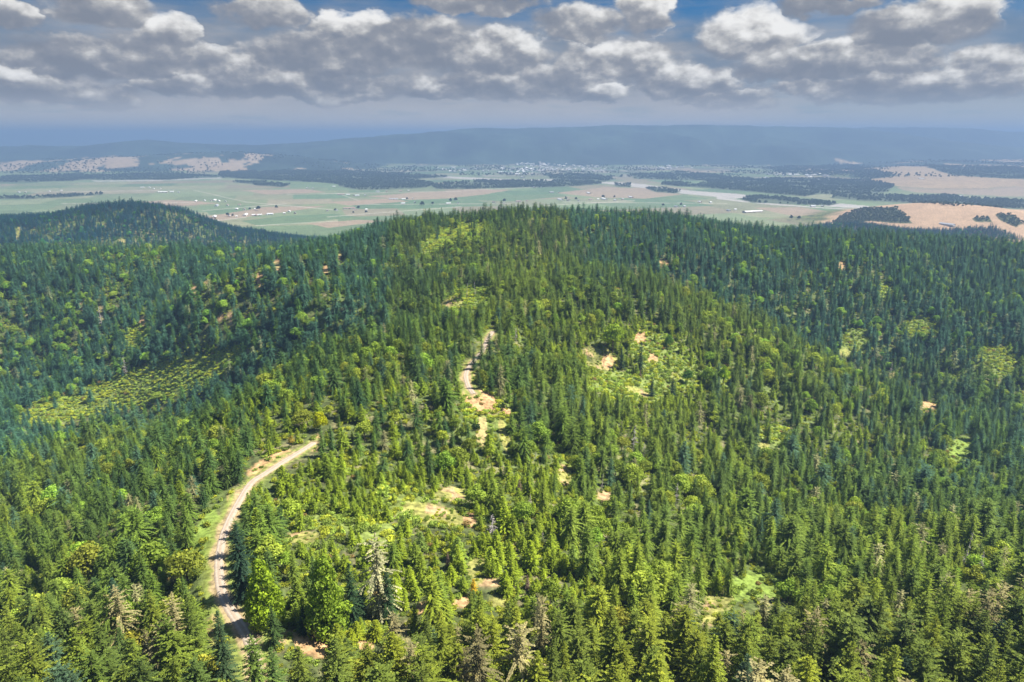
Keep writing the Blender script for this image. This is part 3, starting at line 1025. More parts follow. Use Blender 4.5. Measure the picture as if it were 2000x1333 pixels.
def proto(name, gt, H_, R_, leaf=None, bark=None):
    g, tr = gt
    PROTO.append((g.mesh(name + "_crown", leaf) if g else None, tr.mesh(name + "_trunk", bark or M_BARK), H_, R_))
    return len(PROTO) - 1


K_BIG = [proto("conifer", conifer(11, 26, 6.0, .95, .06, .30, 1.15, .66, .34, .82), 26, 6.0, M_NEEDLE),
         proto("conifer", conifer(12, 26, 6.6, 1.05, .05, .40, 1.1, .46, .55, .86), 26, 6.6, M_NEEDLE),
         proto("conifer", conifer(13, 26, 5.6, .90, .08, .22, 1.2, .75, .30, .80), 26, 5.6, M_NEEDLE),
         proto("conifer", conifer(14, 26, 7.0, 1.15, .08, .46, .95, .44, .75, .92), 26, 7.0, M_NEEDLE)]
K_SLIM = [proto("slim_conifer", conifer(21, 26, 4.5, .85, .08, .24, 1.1, .72, .34, .76), 26, 4.5, M_NEEDLE),
          proto("slim_conifer", conifer(22, 26, 5.0, .9, .06, .32, 1.1, .66, .42, .80), 26, 5.0, M_NEEDLE)]
K_YOUNG = [proto("young_conifer", conifer(31, 11, 3.1, .55, .02, .12, 1.2, .8, .25, .68, .10), 11, 2.7, M_NEEDLE),
           proto("young_conifer", conifer(32, 11, 2.8, .55, .02, .16, 1.15, .72, .34, .68, .12), 11, 2.3, M_NEEDLE)]
K_SPARSE = [proto("sparse_conifer", conifer(41, 30, 6.6, 1.5, .10, .5, .72, .62, .75, 1.0), 30, 5.6, M_NEEDLE)]
K_BROAD = [proto("broadleaf", broadleaf(51), 13, 5.0, M_LEAF), proto("broadleaf", broadleaf(52, 14, 4.4, 2100, .42, 11), 14, 4.4, M_LEAF),
           proto("broadleaf", broadleaf(53, 11, 5.4, 2300, .42, 15), 11, 5.4, M_LEAF)]
K_CONE = [proto("cone_tree", cone_leafy(61), 22, 6.2, M_LEAF)]
K_SNAG = [proto("snag", snag(71), 20, 3, M_DEADWOOD, M_DEADWOOD), proto("snag", snag(72, 20, 26, False, .05), 20, 3, M_DEADWOOD, M_DEADWOOD)]
SHRUBS = [shrub(81).mesh("shrub", M_LEAF), shrub(82, 1.9, 260).mesh("shrub", M_LEAF), shrub(83, 1.3, 180, .27).mesh("shrub", M_LEAF)]

# ------------------------------------------------------------------ where the trees stand
RNG = np.random.RandomState(2024)
T_DARK = np.array((0.040, 0.092, 0.036)); T_MID = np.array((0.118, 0.200, 0.030)); T_OLIVE = np.array((0.240, 0.300, 0.028))
T_BLUE = np.array((0.070, 0.138, 0.080)); T_YOUNG = np.array((0.270, 0.350, 0.022)); T_BROAD = np.array((0.260, 0.350, 0.045))
T_PALE = np.array((0.32, 0.31, 0.14))


def jgrid(x0, x1, y0, y1, s):
    xs = np.arange(x0, x1, s); ys = np.arange(y0, y1, s)
    X, Y = np.meshgrid(xs, ys)
    X = X + (RNG.rand(*X.shape) - .5) * s * .95 + (np.arange(len(ys)) % 2)[:, None] * s * .5
    Y = Y + (RNG.rand(*Y.shape) - .5) * s * .95
    return X.ravel(), Y.ravel()


def wedge(X, Y, m=40):
    a = np.degrees(np.arctan2(X, Y))
    return np.abs(a) < m


# how far each azimuth is hidden by ground nearer the camera
_hz_az = np.radians(np.arange(-55, 55.01, 0.25)); _hz_r = np.geomspace(40, 3200, 500)
_A2, _R2 = np.meshgrid(_hz_az, _hz_r, indexing='ij')
_tn = (H(np.sin(_A2) * _R2, np.cos(_A2) * _R2) + 6 - CAM_Z) / _R2
_cm = np.maximum.accumulate(_tn, 1)


def visible(x, y, ztop):
    r = np.hypot(x, y); a = np.arctan2(x, y)
    i = np.clip(((a - _hz_az[0]) / (_hz_az[1] - _hz_az[0])).round().astype(int), 0, len(_hz_az) - 1)
    j = np.clip(np.searchsorted(_hz_r, r * 0.97) - 1, 0, len(_hz_r) - 1)
    return (ztop - CAM_Z) / r > _cm[i, j] - 0.004


YOUNG = [(820, 1060, 360, 165, 0), (640, 960, 200, 60, -20), (980, 960, 160, 80, 0), (1240, 720, 200, 110, 15), (1050, 1160, 150, 80, 0), (620, 1230, 150, 60, 0)]


def ell(px, py, E):
    out = np.zeros(px.shape)
    for cx, cy_, rx, ry, ro in E:
        ro = radians(ro); X = px - cx; Y = py - cy_
        q = ((X * cos(ro) + Y * sin(ro)) / rx) ** 2 + ((-X * sin(ro) + Y * cos(ro)) / ry) ** 2
        out = np.maximum(out, np.clip(1 - q, 0, 1))
    return out


ROADPX = np.array(project(ROAD_ALL[:, 0], ROAD_ALL[:, 1], ROAD_ALL[:, 2])).T
ROADPX = ROADPX[~((ROADPX[:, 1] > 676) & (ROADPX[:, 1] < 707)) & ~((ROADPX[:, 1] > 756) & (ROADPX[:, 1] < 800)) & ~(ROADPX[:, 1] < 656)]

X, Y = jgrid(-1750, 1750, 60, 2500, 6.9)
k = wedge(X, Y, 53); X, Y = X[k], Y[k]
Z = H(X, Y)
k = (Z > 16) & visible(X, Y, Z + 26); X, Y, Z = X[k], Y[k], Z[k]
PX, PY = project(X, Y, Z)
DI = np.sqrt(X * X + Y * Y + (Z - CAM_Z) ** 2)
k = (PX > -220) & (PX < 2220) & (PY < 1750)
X, Y, Z, PX, PY, DI = [q[k] for q in (X, Y, Z, PX, PY, DI)]
n0 = len(X)
x2, y2 = jgrid(-330, 330, 120, 640, 4.0)
z2 = H(x2, y2); p2, q2 = project(x2, y2, z2)
k = (ell(p2, q2, YOUNG) * (.6 + .8 * fbm(x2, y2, 25, 3, 7)) > .12) & visible(x2, y2, z2 + 6) & (RNG.rand(len(x2)) < .72)
X = np.concatenate([X, x2[k]]); Y = np.concatenate([Y, y2[k]]); Z = np.concatenate([Z, z2[k]]); PX = np.concatenate([PX, p2[k]]); PY = np.concatenate([PY, q2[k]])
DI = np.sqrt(X * X + Y * Y + (Z - CAM_Z) ** 2)
n = len(X)
extra = np.arange(n) >= n0
stand = fbm(X, Y, 140, 3, 4); fine = fbm(X, Y, 28, 3, 8); hue = fbm(X, Y, 220, 3, 10)
yz = np.clip(ell(PX, PY, YOUNG) * 1.6, 0, 1) * sstep(0.3, 0.5, fine + 0.12)
hgt = 10 + 11 * stand + RNG.randn(n) * 4.2
hgt += 7 * sstep(1180, 1400, PY) + 2 * sstep(1350, 1700, PX)
hgt = np.where(DI > 1500, hgt * 0.82, hgt)
keep = RNG.rand(n) < 0.78 + 0.2 * sstep(.35, .6, fine)
lightst = np.where((X > 90) & (Y > 815), .35, 1) * sstep(.56, .66, fbm(X, Y, 75, 3, 9)) * (0.25 + .5 * (PY < 900))
young = RNG.rand(n) < np.maximum(yz * 0.92, lightst * .8) + 0.05
young |= extra
hgt = np.where(young, 4.0 + 7.5 * RNG.rand(n) ** 1.3 + 3 * (RNG.rand(n) < .12), np.clip(hgt, 10, 34))
keep &= ~(young & (RNG.rand(n) < 0.25))
# broadleaves
pb = 0.07 + 0.22 * sstep(.50, .66, fbm(X, Y, 90, 3, 6)) + 0.05 * (PX > 1300) * (PY < 800)
pb = np.where(Y > 1700, pb * .3, np.where((X > 90) & (Y > 815), pb * .7, pb))
broad = (RNG.rand(n) < pb) & ~young
hgt = np.where(extra, 3.0 + 5 * RNG.rand(n), hgt)
hgt = np.where(broad, 6 + 8 * RNG.rand(n), hgt)


def covers(px, py, h, di, mask_fn, steps=6):
    h = h * np.where(di > 900, .55, 1.0)
    """does a tree's silhouette cover what mask_fn marks"""
    hit = np.zeros(px.shape)
    hp = h / di * FOC * 0.9
    for f in np.linspace(0.0, 0.92, steps):
        hit = np.maximum(hit, mask_fn(px, py - hp * f))
    return hit


openm = covers(PX, PY, hgt, DI, lambda a, b_: clear_mask(a, b_, DI, ('dirt', 'dry', 'grass'), 1.0))
brushm = covers(PX, PY, hgt * .8, DI, lambda a, b_: clear_mask(a, b_, DI, ('brush',), 1.0))
keep &= ~(openm > 0.10) & ~((brushm > 0.12) & (RNG.rand(n) < 0.93))
rd, _ = road_dist(X, Y)
keep &= rd > 5.5


def near_road_px(px, py):
    out = np.zeros(px.shape)
    for i in range(0, len(px), 20000):
        a = px[i:i + 20000, None] - ROADPX[None, :, 0]; c = py[i:i + 20000, None] - ROADPX[None, :, 1]
        out[i:i + 20000] = (np.hypot(a, c).min(1) < 11 * 1.0)
    return out


nr_ = covers(PX, PY, hgt, DI, near_road_px, 7)
sx, sy = project(X - hgt * .62, Y - hgt * .07, Z)
nr2 = near_road_px(sx * .5 + PX * .5, sy * .5 + PY * .5) * (PY > 1080) * (PX > 440) * (PX < 620)
cut = ((nr_ > 0) & (PY < 1430)) | (nr2 > 0) & ~((np.abs(PX - 540) < 0))
keep &= ~cut
X, Y, Z, PX, PY, DI, hgt, young, broad, hue, fine, stand = [q[keep] for q in (X, Y, Z, PX, PY, DI, hgt, young, broad, hue, fine, stand)]
n = len(X)
# species
kind = np.zeros(n, int); rsel = RNG.rand(n)
slim = (RNG.rand(n) < 0.15 + 0.35 * (PX > 1150) * (PY < 1080)) & ~young & ~broad
sparse = (RNG.rand(n) < 0.03 + 0.06 * (PY > 1200) + .03 * (PX > 1500) * (PY > 1000)) & ~young & ~broad & ~slim


def pick(lst):
    return np.array(lst)[(rsel * len(lst)).astype(int).clip(0, len(lst) - 1)]


kind = pick(K_BIG)
kind = np.where(slim, pick(K_SLIM), kind); kind = np.where(young, pick(K_YOUNG), kind)
kind = np.where(sparse, pick(K_SPARSE), kind); kind = np.where(broad, pick(K_BROAD), kind)
# colour
r1 = RNG.rand(n)[:, None] ** 1.3; r2 = RNG.rand(n)
tint = T_DARK * (1 - r1) + T_MID * r1
ol = np.clip(sstep(.45, .68, hue) * .6 + .45 * sstep(750, 1250, PY) + .2 * (r2 < .2), 0, 1)[:, None] * (0.35 + .65 * RNG.rand(n)[:, None])
crest = np.exp(-((PX - 1000) / 190) ** 2) * (PY < 760) * (DI < 1010)
farf = np.clip(sstep(800, 850, Y) * (X > 90) + sstep(620, 740, DI) * (X <= 90) * (PX < 760) + .4 * sstep(1450, 1950, PX) * sstep(1120, 900, PY) + .3 * sstep(350, 0, PX) * sstep(1080, 850, PY), 0, 1) * (1 - crest)  # stands across ravine and bowl: blue of distance painted into their tint
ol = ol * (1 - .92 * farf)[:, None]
ol = np.maximum(ol, ((1 - farf) * .35 * (PX > 1100) * RNG.rand(n))[:, None])
ol = np.maximum(ol, (crest * .55 * RNG.rand(n))[:, None])
tint = tint * (1 - ol) + T_OLIVE * ol
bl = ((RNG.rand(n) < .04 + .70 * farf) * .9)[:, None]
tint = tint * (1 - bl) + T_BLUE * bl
yy = (young * (0.45 + .5 * RNG.rand(n)))[:, None]
tint = tint * (1 - yy) + T_YOUNG * yy
tint = np.where(sparse[:, None], T_PALE * (.6 + .5 * r1), tint)
bt = T_BROAD * (0.75 + .5 * r1) * (1 + np.stack([.35 * (RNG.rand(n) - .4), .1 * (RNG.rand(n) - .5), 0 * r2], 1))
tint = np.where(broad[:, None], bt, tint)
tint = tint * (0.85 + .3 * RNG.rand(n))[:, None]
tint = tint * (1 - .32 * sstep(1600, 1900, Y))[:, None] * np.where((Y > 1700)[:, None], np.array((.40, .80, 1.7)), 1)  # far hill: extra haze blue put into the foliage colour
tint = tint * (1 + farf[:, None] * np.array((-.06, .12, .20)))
nb4 = (.20 * sstep(1150, 1330, PY))[:, None]
tint = tint * (1 - nb4) * np.where(nb4 > .1, np.array((1.06, .97, .95)), 1)
wid = .90 + .60 * RNG.rand(n)
rot = RNG.rand(n) * 2 * pi
ph = np.array([p[2] for p in PROTO])[kind]
sz = hgt / ph
SC = np.stack([sz * wid, sz * wid, sz], 1)
SC[young] *= np.array([1.1, 1.1, 1])

# ------------------------------------------------------------------ trees picked out of the photo
# base px, base py, top py, mesh, tint, width factor, name, category, label
SPECIAL = [
    (478, 1168, 1040, K_BIG[0], (0.030, 0.062, 0.034), 1.0, 'conifer_tree', 'conifer', 'tall dark conifer standing right against the inner side of the gravel road bend'),
    (522, 1222, 1106, K_CONE[0], (0.24, 0.34, 0.022), 1.0, 'broadleaf_tree', 'tree', 'bright yellow-green cone-shaped tree nearest the gravel road'),
    (642, 1240, 1100, K_CONE[0], (0.20, 0.29, 0.028), .95, 'broadleaf_tree', 'tree', 'larger yellow-green cone-shaped tree above the bare dirt patch'),
    (538, 1262, 1194, K_BIG[2], (0.055, 0.095, 0.025), 1.2, 'conifer_tree', 'conifer', 'bushy green conifer in front of the bright cone-shaped tree by the road'),
    (596, 1238, 1192, K_YOUNG[0], (0.04, 0.08, 0.03), 1.15, 'conifer_tree', 'conifer', 'small dark conifer between the two bright cone-shaped trees'),
    (690, 1220, 1110, K_BIG[2], (0.035, 0.07, 0.028), .9, 'conifer_tree', 'conifer', 'dark conifer overlapping the right side of the larger cone-shaped tree'),
    (742, 1205, 1056, K_SPARSE[0], (0.33, 0.32, 0.17), 1.15, 'conifer_tree', 'conifer', 'big pale grey-green conifer with shaggy open branches'),
    (760, 1215, 1118, K_BIG[0], (0.04, 0.08, 0.028), .9, 'conifer_tree', 'conifer', 'dark conifer in front of the big pale shaggy conifer'),
    (448, 1366, 1224, K_SLIM[0], (0.05, 0.085, 0.034), 1.0, 'conifer_tree', 'conifer', 'dark conifer whose top hides the left edge of the road at the bottom'),
    (1196, 690, 626, K_BROAD[0], (0.27, 0.37, 0.035), .92, 'broadleaf_tree', 'tree', 'big round light-green broadleaf tree above the brushy clearing'),
    (626, 842, 806, K_BROAD[2], (0.42, 0.44, 0.010), .85, 'broadleaf_tree', 'tree', 'vivid yellow round broadleaf tree left of the road end'),
    (570, 875, 850, K_BROAD[1], (0.40, 0.32, 0.06), .85, 'broadleaf_tree', 'tree', 'small golden-yellow broadleaf tree beside the upper road'),
    (1412, 758, 712, K_BROAD[1], (0.32, 0.45, 0.02), .75, 'broadleaf_tree', 'tree', 'tall vivid lime-green broadleaf tree right of the brushy clearing'),
    (1342, 750, 720, K_BROAD[0], (0.10, 0.20, 0.035), .9, 'broadleaf_tree', 'tree', 'round mid-green broadleaf tree at the right edge of the brushy clearing'),
    (1306, 680, 655, K_BROAD[2], (0.13, 0.24, 0.03), .8, 'broadleaf_tree', 'tree', 'light-green broadleaf tree just right of the bare scar above the clearing'),
    (925, 1165, 1132, K_YOUNG[1], (0.50, 0.34, 0.02), 1.1, 'conifer_tree', 'conifer', 'golden-orange young conifer beside the dry grass patches'),
    (1213, 722, 676, K_BIG[2], (0.030, 0.060, 0.034), .95, 'conifer_tree', 'conifer', 'dark conifer standing right of the bare dirt in the brushy clearing'),
    (1250, 725, 668, K_SLIM[1], (0.034, 0.066, 0.034), 1.0, 'conifer_tree', 'conifer', 'slim dark conifer in the middle of the brushy clearing'),
    (1272, 775, 738, K_BIG[0], (0.032, 0.062, 0.034), 1.1, 'conifer_tree', 'conifer', 'broad dark conifer along the lower edge of the brushy clearing'),
    (1312, 775, 736, K_BIG[1], (0.032, 0.066, 0.036), .9, 'conifer_tree', 'conifer', 'dark conifer at the lower right corner of the brushy clearing'),
    (512, 1412, 1272, K_BIG[1], (0.13, 0.19, 0.035), .85, 'conifer_tree', 'conifer', 'bushy green conifer where the road disappears at the bottom edge'),
    (545, 1400, 1285, K_BIG[0], (0.09, 0.15, 0.035), .9, 'conifer_tree', 'conifer', 'green conifer just right of where the road disappears at the bottom'),
    (926, 722, 676, K_BIG[0], (0.06, 0.11, 0.04), 1.1, 'conifer_tree', 'conifer', 'left of three conifers hiding the far road past its bend'),
    (941, 714, 660, K_BIG[2], (0.09, 0.15, 0.035), 1.1, 'conifer_tree', 'conifer', 'middle of three conifers hiding the far road past its bend'),
    (956, 704, 650, K_BIG[1], (0.07, 0.12, 0.04), 1.1, 'conifer_tree', 'conifer', 'right of three conifers hiding the far road past its bend'),
    (962, 1046, 1004, K_SNAG[0], (1, 1, 1), 1.6, 'dead_tree', 'dead tree', 'silver-white bushy dead tree beside the dry slope'),
    (1319, 992, 944, K_SNAG[0], (1, 1, 1), .9, 'dead_tree', 'dead tree', 'pinkish grey dead tree standing among dark conifers right of centre'),
    (1237, 880, 832, K_SNAG[0], (1, 1, 1), 1.1, 'dead_tree', 'dead tree', 'leftmost and thickest of the pale dead trees on the right slope'),
    (1257, 905, 866, K_SNAG[0], (1, 1, 1), .8, 'dead_tree', 'dead tree', 'slender pale dead tree just below the thick one on the right slope'),
    (1213, 858, 822, K_SNAG[1], (1, 1, 1), .8, 'dead_tree', 'dead tree', 'bare white pole of a dead tree beside the thick dead one'),
    (1175, 960, 925, K_SNAG[1], (1, 1, 1), .9, 'dead_tree', 'dead tree', 'grey dead trunk among the conifers above the dry slope edge'),
    (1046, 900, 870, K_SNAG[0], (1, 1, 1), .9, 'dead_tree', 'dead tree', 'short grey dead tree below the dirt clearing'),
    (1036, 985, 965, K_SNAG[0], (1, 1, 1), 1.1, 'dead_tree', 'dead tree', 'small grey dead tree at the edge of the young plantation'),
    (1060, 1062, 1038, K_SNAG[0], (1, 1, 1), .9, 'dead_tree', 'dead tree', 'small pale dead tree right of the silver-white one'),
    (1878, 1118, 1052, K_SNAG[1], (1, 1, 1), .9, 'dead_tree', 'dead tree', 'leaning white dead trunk at the edge of the dark ravine'),
    (1912, 1125, 1085, K_SNAG[0], (1, 1, 1), .9, 'dead_tree', 'dead tree', 'bare grey dead tree before the dark ravine on the right'),
    (1620, 948, 925, K_SNAG[1], (1, 1, 1), .8, 'dead_tree', 'dead tree', 'thin pale dead trunk in the right-hand forest above the grassy clearing'),
    (1008, 670, 640, K_SNAG[0], (1, 1, 1), 1.0, 'dead_tree', 'dead tree', 'grey dead tree on the ridge just right of the far road bend'),
    (912, 582, 552, K_SNAG[1], (1, 1, 1), .8, 'dead_tree', 'dead tree', 'left of two bare trunks on the ridge above the far road'),
    (928, 580, 548, K_SNAG[1], (1, 1, 1), .8, 'dead_tree', 'dead tree', 'right of two bare trunks on the ridge above the far road'),
    (200, 640, 602, K_SNAG[0], (1, 1, 1), .8, 'dead_tree', 'dead tree', 'pale dead tree on the left hillside'),
    (247, 735, 700, K_SNAG[0], (1, 1, 1), .8, 'dead_tree', 'dead tree', 'pale dead tree at the top of the light brush slope on the left'),
    (1738, 735, 708, K_SNAG[0], (1, 1, 1), .9, 'dead_tree', 'dead tree', 'pale dead tree deep in the right-hand valley forest'),
    (1014, 962, 936, K_YOUNG[0], (0.20, 0.145, 0.105), 1.0, 'conifer_tree', 'conifer', 'rust-grey dying young conifer above the dry slope'),
    (1030, 1152, 1124, K_YOUNG[0], (0.22, 0.16, 0.12), .9, 'conifer_tree', 'conifer', 'pinkish dying young conifer right of the golden-orange one'),
    (1250, 738, 722, K_YOUNG[0], (0.16, 0.09, 0.09), .9, 'conifer_tree', 'conifer', 'purplish dying young conifer in the brushy clearing'),
    (875, 1110, 1078, K_YOUNG[0], (0.21, 0.15, 0.105), .7, 'conifer_tree', 'conifer', 'thin brown dying young conifer among the dry grass'),
]
sp_pos = unproject([(s[0], s[1]) for s in SPECIAL], H)
# leave room round them and in front of the ones that matter
ok = np.ones(n, bool)
for s, p in zip(SPECIAL, sp_pos):
    d = np.hypot(X - p[0], Y - p[1])
    ok &= d > (3.2 if s[3] in K_SNAG + K_YOUNG else 5.0)
    hp = hgt / DI * FOC * .9
    top = s[2]; mid = s[1] * .45 + s[2] * .55
    fr = (DI < np.linalg.norm(p - [0, 0, CAM_Z])) & (np.abs(PX - s[0]) < (s[1] - s[2]) * .22 + hgt * .14 / DI * FOC) & (PY - hp < mid + (s[1] - mid) * .35) & (PY > s[1])
    ok &= ~fr
A_ = [X, Y, Z, PX, PY, DI, hgt, young, broad, kind, tint, rot, SC, sparse, slim]
X, Y, Z, PX, PY, DI, hgt, young, broad, kind, tint, rot, SC, sparse, slim = [q[ok] for q in A_]
n = len(X)

# ------------------------------------------------------------------ single trees: the ones that show largest
hp = hgt / DI * FOC * .9
infr = (PX > -15) & (PX < 2015) & (PY - hp * .6 < 1325) & (PY - hp > 380)


def largest(sel, count):
    i = np.nonzero(sel & infr)[0]
    return i[np.argsort(-hp[i])][:count]


sp_con = sum(1 for s in SPECIAL if s[6] == 'conifer_tree'); sp_bro = sum(1 for s in SPECIAL if s[6] == 'broadleaf_tree')
I_con = largest(~broad, 298 - sp_con)
I_bro = largest(broad, 298 - sp_bro)

SRC = {}          # prototype index -> (crown object, trunk object) used as the source of the forest


def plant(name, pos, scale, rz, kd, tnt):
    cm, tm, _h, _r = PROTO[kd]
    e = bpy.data.objects.new(name, None if cm else tm)
    e.empty_display_size = 1.0
    COL.objects.link(e)
    e.location = pos
    e.rotation_euler = (0, 0, rz)
    e.scale = scale
    if cm is None:
        return e
    nm = 'crown'
    if kd in SRC:
        c = SRC[kd][0].copy(); t = SRC[kd][1].copy()
    else:
        c = bpy.data.objects.new(nm, cm); t = bpy.data.objects.new('trunk', tm)
        SRC[kd] = (c, t)
    for o in (c, t):
        COL.objects.link(o)
        o.parent = e
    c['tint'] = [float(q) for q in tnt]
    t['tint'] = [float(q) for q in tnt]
    return e


for s, p in zip(SPECIAL, sp_pos):
    d = np.linalg.norm(p - [0, 0, CAM_Z])
    dep = atan2(CAM_Z - p[2], p[1])
    h = (s[1] - s[2]) / FOC * d * cos(atan2(s[1] - 666.5, FOC)) / max(.5, cos(dep)) * .96
    f = h / PROTO[s[3]][2]
    e = plant(s[6], (p[0], p[1], p[2] - .1), (f * s[5], f * s[5], f), RNG.rand() * 6.28, s[3], s[4])
    tag(e, s[8], s[7], {'conifer_tree': 'conifers of the near forest', 'broadleaf_tree': 'broadleaf trees of the near forest', 'dead_tree': 'dead trees in the forest'}[s[6]])


# --- labels for the rest: place, look, and then the order within those that share both
def place(px, py):
    if py > 1240:
        row = 'along the bottom edge'
        if px < 400: return row + ' left of the road'
        if px < 800: return row + ' below the dirt patch'
        if px < 1250: return row + ' below the young plantation'
        if px < 1600: return row + ' below the grassy clearing'
        return row + ' in the right corner'
    if py > 1090:
        if px < 200: return 'at the left edge below the bowl'
        if px < 430: return 'just left of the road bend'
        if px < 760: return 'around the bright cone-shaped trees'
        if px < 1050: return 'in the young plantation'
        if px < 1350: return 'right of the young plantation'
        if px < 1600: return 'around the small grassy clearing'
        return 'on the right spur before the ravine'
    if py > 880:
        if px < 250: return 'on the left slope'
        if px < 480: return 'left of the upper road'
        if px < 760: return 'right of the upper road'
        if px < 1080: return 'on the dry slope above the plantation'
        if px < 1400: return 'around the pale dead trees'
        if px < 1700: return 'on the wooded right slope'
        return 'in the right-hand ravine'
    if py > 640:
        if px < 250: return 'beside the light brush slope'
        if px < 620: return 'above the left slope'
        if px < 880: return 'left of the far road bend'
        if px < 1120: return 'around the dirt clearing'
        if px < 1450: return 'around the brushy clearing'
        if px < 1720: return 'at the fold of the right slope'
        return 'low on the right-hand hill'
    if px < 350: return 'on the left ridge'
    if px < 750: return 'on the hillside with bare scars'
    if px < 1150: return 'near the summit'
    if px < 1500: return 'right of the summit'
    return 'high on the right-hand hill'


ORD = ['first', 'second', 'third', 'fourth', 'fifth', 'sixth', 'seventh', 'eighth', 'ninth', 'tenth', 'eleventh', 'twelfth',
       'thirteenth', 'fourteenth', 'fifteenth', 'sixteenth']


def look(i):
    t = tint[i]; lum_ = t.sum(); rg = t[0] / t[1]
    h = hgt[i]
    if broad[i]:
        sz_ = 'tall' if h > 12.5 else ('small' if h < 9.5 else 'round')
        co = 'yellow-green' if rg > .72 else ('light-green' if lum_ > .65 else 'mid-green')
        return f'{sz_} {co} broadleaf tree'
    if sparse[i]:
        return 'pale shaggy conifer'
    sz_ = 'young' if young[i] else ('tall' if h > 29 else ('slim' if slim[i] else ('low' if h < 22 else 'full')))
    co = 'olive' if rg > .72 else ('bluish' if t[2] / t[1] > .56 else ('fresh-green' if lum_ > .48 else ('dark' if lum_ < .28 else 'green')))
    return f'{sz_} {co} conifer'


cells = {}
for i in list(I_con) + list(I_bro):
    ty = PY[i] - hp[i] * .6
    cells.setdefault((look(i), place(PX[i], ty)), []).append(i)
for (lk, pl), ids in cells.items():
    ids.sort(key=lambda q: PX[q])
    m = len(ids)
    for q, i in enumerate(ids):
        if m == 1:
            lab = f'the only {lk} {pl}'
        elif m == 2:
            lab = f'{("left", "right")[q]} one of two {lk}s {pl}'
        elif q == 0:
            lab = f'leftmost {lk} {pl}'
        elif q == m - 1:
            lab = f'rightmost {lk} {pl}'
        else:
            lab = f'{lk} {pl}, {ORD[min(q, 15)]} from the left'
        br = bool(broad[i])
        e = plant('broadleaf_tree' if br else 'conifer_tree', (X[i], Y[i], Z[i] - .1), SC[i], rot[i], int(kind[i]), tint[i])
        tag(e, lab, 'tree' if br else 'conifer', 'broadleaf trees of the near forest' if br else 'conifers of the near forest')

# ------------------------------------------------------------------ the rest of the forest


def scatter(name, P, SCL, RZ, KD, TINT, sources):
    """one mesh of points that a node tree plants with the given meshes"""
    me = bpy.data.meshes.new(name)
    me.vertices.add(len(P))
    me.vertices.foreach_set('co', P.astype(np.float32).reshape(-1))
    a = me.attributes.new('scl', 'FLOAT_VECTOR', 'POINT'); a.data.foreach_set('vector', SCL.astype(np.float32).reshape(-1))
    rv = np.stack([(np.random.RandomState(3).rand(len(P)) - .5) * .13, (np.random.RandomState(4).rand(len(P)) - .5) * .13, RZ], 1)
    a = me.attributes.new('rotv', 'FLOAT_VECTOR', 'POINT'); a.data.foreach_set('vector', rv.astype(np.float32).reshape(-1))
    a = me.attributes.new('kindid', 'INT', 'POINT'); a.data.foreach_set('value', KD.astype(np.int32))
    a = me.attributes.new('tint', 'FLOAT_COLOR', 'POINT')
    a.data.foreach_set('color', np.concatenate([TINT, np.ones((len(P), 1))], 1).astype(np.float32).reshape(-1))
    o = link(name, me)
    ng = bpy.data.node_groups.new(name + "_nodes", 'GeometryNodeTree')
    ng.interface.new_socket(name='Geometry', in_out='INPUT', socket_type='NodeSocketGeometry')
    ng.interface.new_socket(name='Geometry', in_out='OUTPUT', socket_type='NodeSocketGeometry')
    q = ng.nodes
    gi = q.new('NodeGroupInput'); go = q.new('NodeGroupOutput'); jn = q.new('GeometryNodeJoinGeometry')

    def attr(nm, tp):
        a_ = q.new('GeometryNodeInputNamedAttribute'); a_.data_type = tp; a_.inputs[0].default_value = nm
        return a_.outputs['Attribute']
    kid = attr('kindid', 'INT'); scl = attr('scl', 'FLOAT_VECTOR'); rv_ = attr('rotv', 'FLOAT_VECTOR')
    e2r = q.new('FunctionNodeEulerToRotation')
    ng.links.new(rv_, e2r.inputs[0])
    for k_, objs in sources.items():
        if not (KD == k_).any():
            continue
        cmp_ = q.new('FunctionNodeCompare'); cmp_.data_type = 'INT'; cmp_.operation = 'EQUAL'
        ng.links.new(kid, cmp_.inputs[2]); cmp_.inputs[3].default_value = int(k_)
        if len(objs) == 1:
            oi = q.new('GeometryNodeObjectInfo'); oi.inputs['Object'].default_value = objs[0]; src = oi.outputs['Geometry']
        else:
            jj = q.new('GeometryNodeJoinGeometry')
            for ob in objs:
                oi = q.new('GeometryNodeObjectInfo'); oi.inputs['Object'].default_value = ob
                ng.links.new(oi.outputs['Geometry'], jj.inputs[0])
            src = jj.outputs[0]
        ip = q.new('GeometryNodeInstanceOnPoints')
        ng.links.new(gi.outputs[0], ip.inputs['Points'])
        ng.links.new(cmp_.outputs[0], ip.inputs['Selection'])
        ng.links.new(src, ip.inputs['Instance'])
        ng.links.new(e2r.outputs[0], ip.inputs['Rotation'])
        ng.links.new(scl, ip.inputs['Scale'])
        ng.links.new(ip.outputs[0], jn.inputs[0])
    ng.links.new(jn.outputs[0], go.inputs[0])
    md = o.modifiers.new("planting", 'NODES')
    md.node_group = ng
    return o


rest = np.ones(n, bool); rest[I_con] = False; rest[I_bro] = False
POS = np.stack([X, Y, Z - .1], 1)
for kd in range(len(PROTO)):
    if kd not in SRC:                                      # every kind of tree has at least one single specimen
        print('no single specimen of', kd)
srcs = {k_: list(v) for k_, v in SRC.items()}
c_ = rest & ~broad
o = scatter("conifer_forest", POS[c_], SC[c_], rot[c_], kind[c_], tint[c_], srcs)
tag(o, 'dense dark conifer forest covering the ridges behind the nearest trees', 'forest', kind='stuff')
c_ = rest & broad
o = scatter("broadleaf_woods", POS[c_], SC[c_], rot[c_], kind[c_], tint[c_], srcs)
tag(o, 'light green broadleaf trees scattered through the farther conifer forest', 'woods', kind='stuff')
print('trees', n, 'rest', rest.sum())

